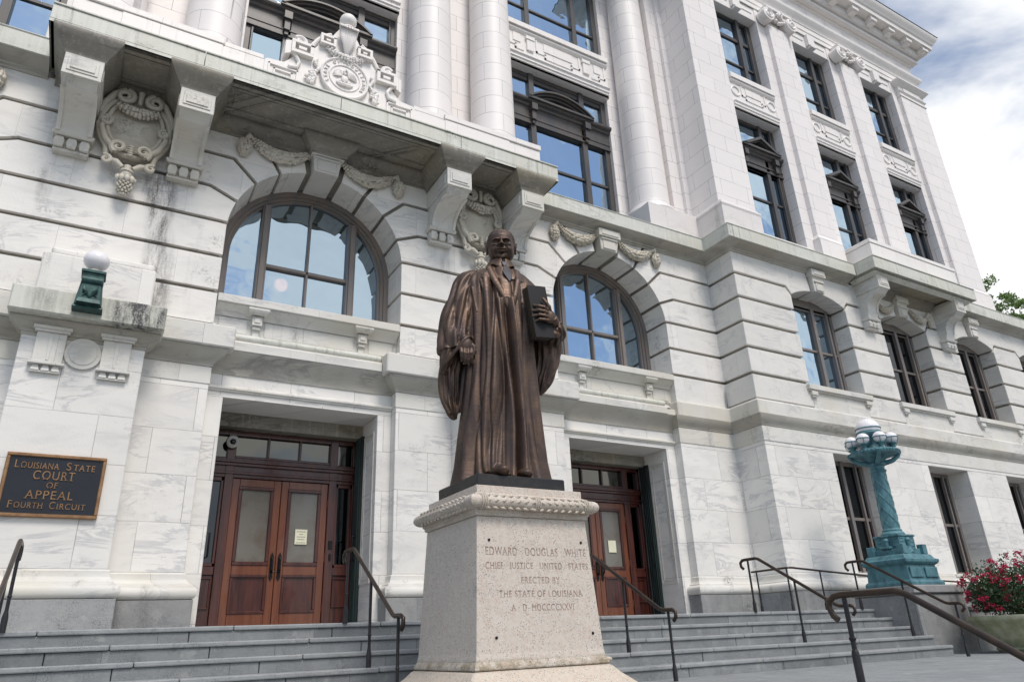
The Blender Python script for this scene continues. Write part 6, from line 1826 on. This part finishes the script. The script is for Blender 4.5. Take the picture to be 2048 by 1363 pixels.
# ---- head: radial displacement of an egg with sculpted features
def g2(a, e, a0, e0, sa, se): return math.exp(-((a - a0) / sa) ** 2 - ((e - e0) / se) ** 2)
HC_ = Vector((.060, -.026, 1.664)); HM = Matrix.Translation(HC_) @ Matrix.Rotation(rad(-14), 4, 'Z') @ Matrix.Rotation(rad(11), 4, 'X')
def headr(a, e):
    """a: azimuth from the front, e: elevation; returns radius"""
    ce, se_ = math.cos(e), math.sin(e)
    dx, dy, dz = math.sin(a) * ce, math.cos(a) * ce, se_
    p = 2.5
    rx, ry, rz = .0905, .099 if dy > 0 else .104, .112 if dz > 0 else .132
    r = (abs(dx / rx) ** p + abs(dy / ry) ** p + abs(dz / rz) ** p) ** (-1 / p)
    A = abs(a)
    S = lambda x: 1 / (1 + math.exp(-x))
    rb_ = r
    # broad jaw, full cheeks, jowls running into the neck
    r += .012 * g2(A, e, 1.0, -.72, .45, .28) + .008 * g2(A, e, .62, -.38, .26, .22)
    # chin: a shelf with a ball, hollow below the lip
    r += .016 * g2(a, e, 0, -.83, .26, .13) - .010 * g2(a, e, 0, -.655, .26, .055)
    # forehead slightly full, temples in
    r += .004 * g2(a, e, 0, .55, .5, .25) - .005 * g2(A, e, 1.0, .30, .22, .3)
    # nose: straight bridge, broad tip, wings
    t = max(0, min(1, (.20 - e) / .36))
    w = .075 + .045 * t
    fall = S((e + .175) / .016)
    r += (.010 + .030 * t) * math.exp(-(abs(a) / w) ** 2.4) * fall * S((.27 - e) / .03)
    r += .010 * g2(a, e, 0, -.125, .095, .06) * fall
    r += .017 * g2(A, e, .150, -.135, .055, .05) * fall
    # muzzle, lips
    r += .012 * g2(a, e, 0, -.43, .36, .15)
    r += .0085 * g2(a, e, 0, -.385, .25, .035) + .0095 * g2(a, e, 0, -.535, .20, .040)
    r -= .016 * math.exp(-(a / .29) ** 4) * math.exp(-((e + .462 + .45 * a * a) / .022) ** 2)
    r -= .004 * g2(a, e, 0, -.28, .04, .05)
    # nasolabial folds, marionette lines
    fa = .20 + .26 * max(0, min(1, (-.16 - e) / .36))
    if -.56 < e < -.14: r -= .013 * math.exp(-((A - fa) / .040) ** 2) * math.sin(PI * min(1, max(0, (-.14 - e) / .42)))
    if -.82 < e < -.50: r -= .008 * math.exp(-((A - .42 - .1 * (-.5 - e)) / .045) ** 2) * math.sin(PI * (-.50 - e) / .32)
    # deep eye sockets under a heavy brow
    r -= .026 * g2(A, e, .335, .075, .165, .080)
    r -= .010 * g2(A, e, .17, .10, .07, .07)
    r += .0145 * g2(A, e, .33, .215, .23, .048) + .006 * g2(a, e, 0, .23, .12, .05)
    r -= .008 * g2(a, e, 0, .25, .022, .05)
    r += .009 * g2(A, e, .52, -.10, .20, .08)                     # cheekbone
    r -= .006 * math.exp(-((A - .36) / .17) ** 4) * math.exp(-((e + .045 - .25 * (A - .36) ** 2) / .018) ** 2)   # bag under the eye
    for ee in (.44, .56): r -= .0028 * math.exp(-(a / .55) ** 4) * math.exp(-((e - ee - .03 * math.cos(6 * a)) / .018) ** 2)
    k_ = 1.45 if A < .75 else 1.45 - .45 * min(1, (A - .75) / .3)
    r = rb_ + (r - rb_) * k_
    # hair: low at the sides and back with combed strands, a thin receding top
    hs = S((A - 1.18 + .45 * max(0, e - .15)) / .05) * S((e + .12 + .3 * S((A - 2.0) / .1)) / .06)
    tp = S((e - .98 + .0 * A) / .04) * .7
    h = max(hs, tp)
    r += h * (.0085 + .0024 * math.sin(30 * e + 7 * A) + .0016 * math.sin(57 * e - 11 * A))
    return r
st0 = len(fg.v)
def headpt(u, v):
    a = -PI + 2 * PI * u; e = -PI / 2 + .02 + (PI - .04) * v
    r = headr(a, e); ce = math.cos(e)
    return (math.sin(a) * ce * r, -math.cos(a) * ce * r, math.sin(e) * r)
fg.grid(headpt, 220, 150, closeu=True, capv=True)
for sg in (-1, 1):
    # eyeball and lids
    ax = sg * .330
    c = Vector((math.sin(ax) * .0900, -math.cos(ax) * .0790, .0065))
    fg.ball(c, .0150, 3)
    for up, rr, zo in ((1, .0036, .0095), (-1, .0030, -.0062)):
        pts = []
        for t in np.linspace(-1.3, 1.3, 13):
            pts.append((c.x + .0190 * math.sin(t), c.y - .0150 * math.cos(t) + .0012, c.z + zo * math.cos(t) ** .8 if abs(t) < 1.25 else c.z))
        fg.tube(pts, rr, 7)
    fg.ball((sg * .0135, -.121, -.0165), .0085, 2, (1, 1.2, .8))
    # ears
    ex, ey = sg * .0915, .014
    ring = [(ex + sg * (.012 + .006 * math.sin(t)), ey + .020 * math.cos(t) + .004, -.012 + .036 * math.sin(t)) for t in np.linspace(-.5, 2 * PI - 1.0, 20)]
    fg.tube(ring, .0065, 7)
    fg.ball((ex + sg * .004, ey + .004, -.014), .026, 2, (.40, .75, 1.25)); fg.ball((ex + sg * .010, ey - .004, -.048), .011, 2, (.7, 1, 1.1))
fg.xf(HM, st0)

# ---- hands
def finger(pts, r0, r1):
    n = 4 * (len(pts) - 1) + 1
    P = [Vector(p) for p in pts]; Q = []; Rs = []
    for i in range(n):
        q = i / 4; j = min(int(q), len(P) - 2); f = q - j
        Q.append(P[j].lerp(P[j + 1], f)); 
        kn = .0010 if abs(f) < .01 else 0
        Rs.append(r0 + (r1 - r0) * i / (n - 1) + kn)
    fg.tube(Q, Rs, 10); fg.ball(Q[-1], Rs[-1] * 1.02, 2)
# left hand wrapped over the book (palm faces the cover)
fg.ball((.302, -.243, 1.052), .05, 3, (.92, .44, 1.02)); fg.tube([(.355, -.205, 1.02), (.325, -.232, 1.045)], [.033, .036], 14)
fb = -.2585
for k, (z0, z1, xt, r) in enumerate([(1.090, 1.118, .196, .0118), (1.066, 1.080, .186, .0122), (1.040, 1.044, .190, .0118), (1.016, 1.006, .205, .0105)]):
    finger([(.290, fb - .002, z0), (.262, fb - .016, (z0 * 1.5 + z1) / 2.5), (.228, fb - .014, (z0 + z1) / 2 + .004), (xt, fb + .006, z1)], r, r * .78)
finger([(.312, -.245, 1.085), (.300, -.262, 1.112), (.283, -.262, 1.140), (.266, -.256, 1.168)], .0145, .0108)
# right hand hanging, fingers gently curled
fg.ball((-.222, -.118, .868), .045, 3, (.95, .50, 1.12)); fg.tube([(-.240, -.07, .96), (-.228, -.105, .895)], [.036, .033], 14)
for k, (dx, L, r) in enumerate([(.033, .082, .0122), (.011, .096, .0128), (-.012, .092, .0124), (-.033, .076, .0112)]):
    x_, y_ = -.222 + dx, -.124 + .004 * abs(k - 1.5)
    finger([(x_ * 1.0, y_, .842), (x_ - .002, y_ - .012, .842 - L * .42), (x_ + .002, y_ - .004, .842 - L * .80), (x_ + .006, y_ + .012, .842 - L * 1.08)], r, r * .78)
finger([(-.190, -.112, .880), (-.172, -.125, .852), (-.170, -.128, .824), (-.176, -.124, .800)], .0145, .0112)
fg.xf(SM)
fig = fg.build('robed_figure', 'statue_bronze', ST, smooth=False)
rm = fig.modifiers.new('fuse', 'REMESH'); rm.mode = 'VOXEL'; rm.voxel_size = .0058; rm.use_smooth_shade = True
sm = fig.modifiers.new('soften', 'SMOOTH'); sm.factor = .5; sm.iterations = 1
# book
bk_ = MB()
BM = Matrix.Translation((.240, -.212, 1.085)) @ Matrix.Rotation(rad(-7), 4, 'Y') @ Matrix.Rotation(rad(14), 4, 'Z')
W_, H_, T_ = .070, .185, .024
bk_.box(-W_, W_, -T_ - .006, -T_, -H_, H_); bk_.box(-W_, W_, T_, T_ + .006, -H_, H_); bk_.box(W_ - .002, W_ + .006, -T_ - .006, T_ + .006, -H_, H_)
bk_.xf(BM); bk_.xf(SM); bo = bk_.build('book', 'book_black', ST, bev=.006, seg=2)
pg_ = MB(); pg_.box(-W_ + .006, W_ - .002, -T_, T_, -H_ + .006, H_ - .006)
for i in range(9): pg_.box(-W_ + .0045, -W_ + .007, -T_ + .004 + i * .0078, -T_ + .007 + i * .0078, -H_ + .007, H_ - .007)
pg_.xf(BM); pg_.xf(SM); pg_.build('page_block', 'page_edge', bo)
tb = MB()
def slab(front, dy=.03):
    n = len(front); tb.add(front + [(x, y + dy, z) for x, y, z in front], [tuple(range(n)), tuple(range(2 * n - 1, n - 1, -1))] + [(i, i + n, (i + 1) % n + n, (i + 1) % n) for i in range(n)])
slab([(.036, -.106, 1.506), (.076, -.106, 1.506), (.072, -.116, 1.474), (.060, -.118, 1.466), (.048, -.118, 1.466), (.040, -.116, 1.474)])
slab([(.046, -.114, 1.470), (.066, -.114, 1.470), (.098, -.140, 1.395), (.090, -.150, 1.350), (.072, -.160, 1.325), (.040, -.150, 1.385), (.034, -.142, 1.41)])
tb.xf(SM); tb.build('necktie', 'tie_dark', ST, bev=.006, seg=2)

# black panels whose colour stands in for the unlit room behind the arched panes
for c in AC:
    MB().box(c - 1.5, c + 1.5, 2.30, 2.34, 4.6, 7.5).build('unlit_room_panel', 'black_iron', BLD)
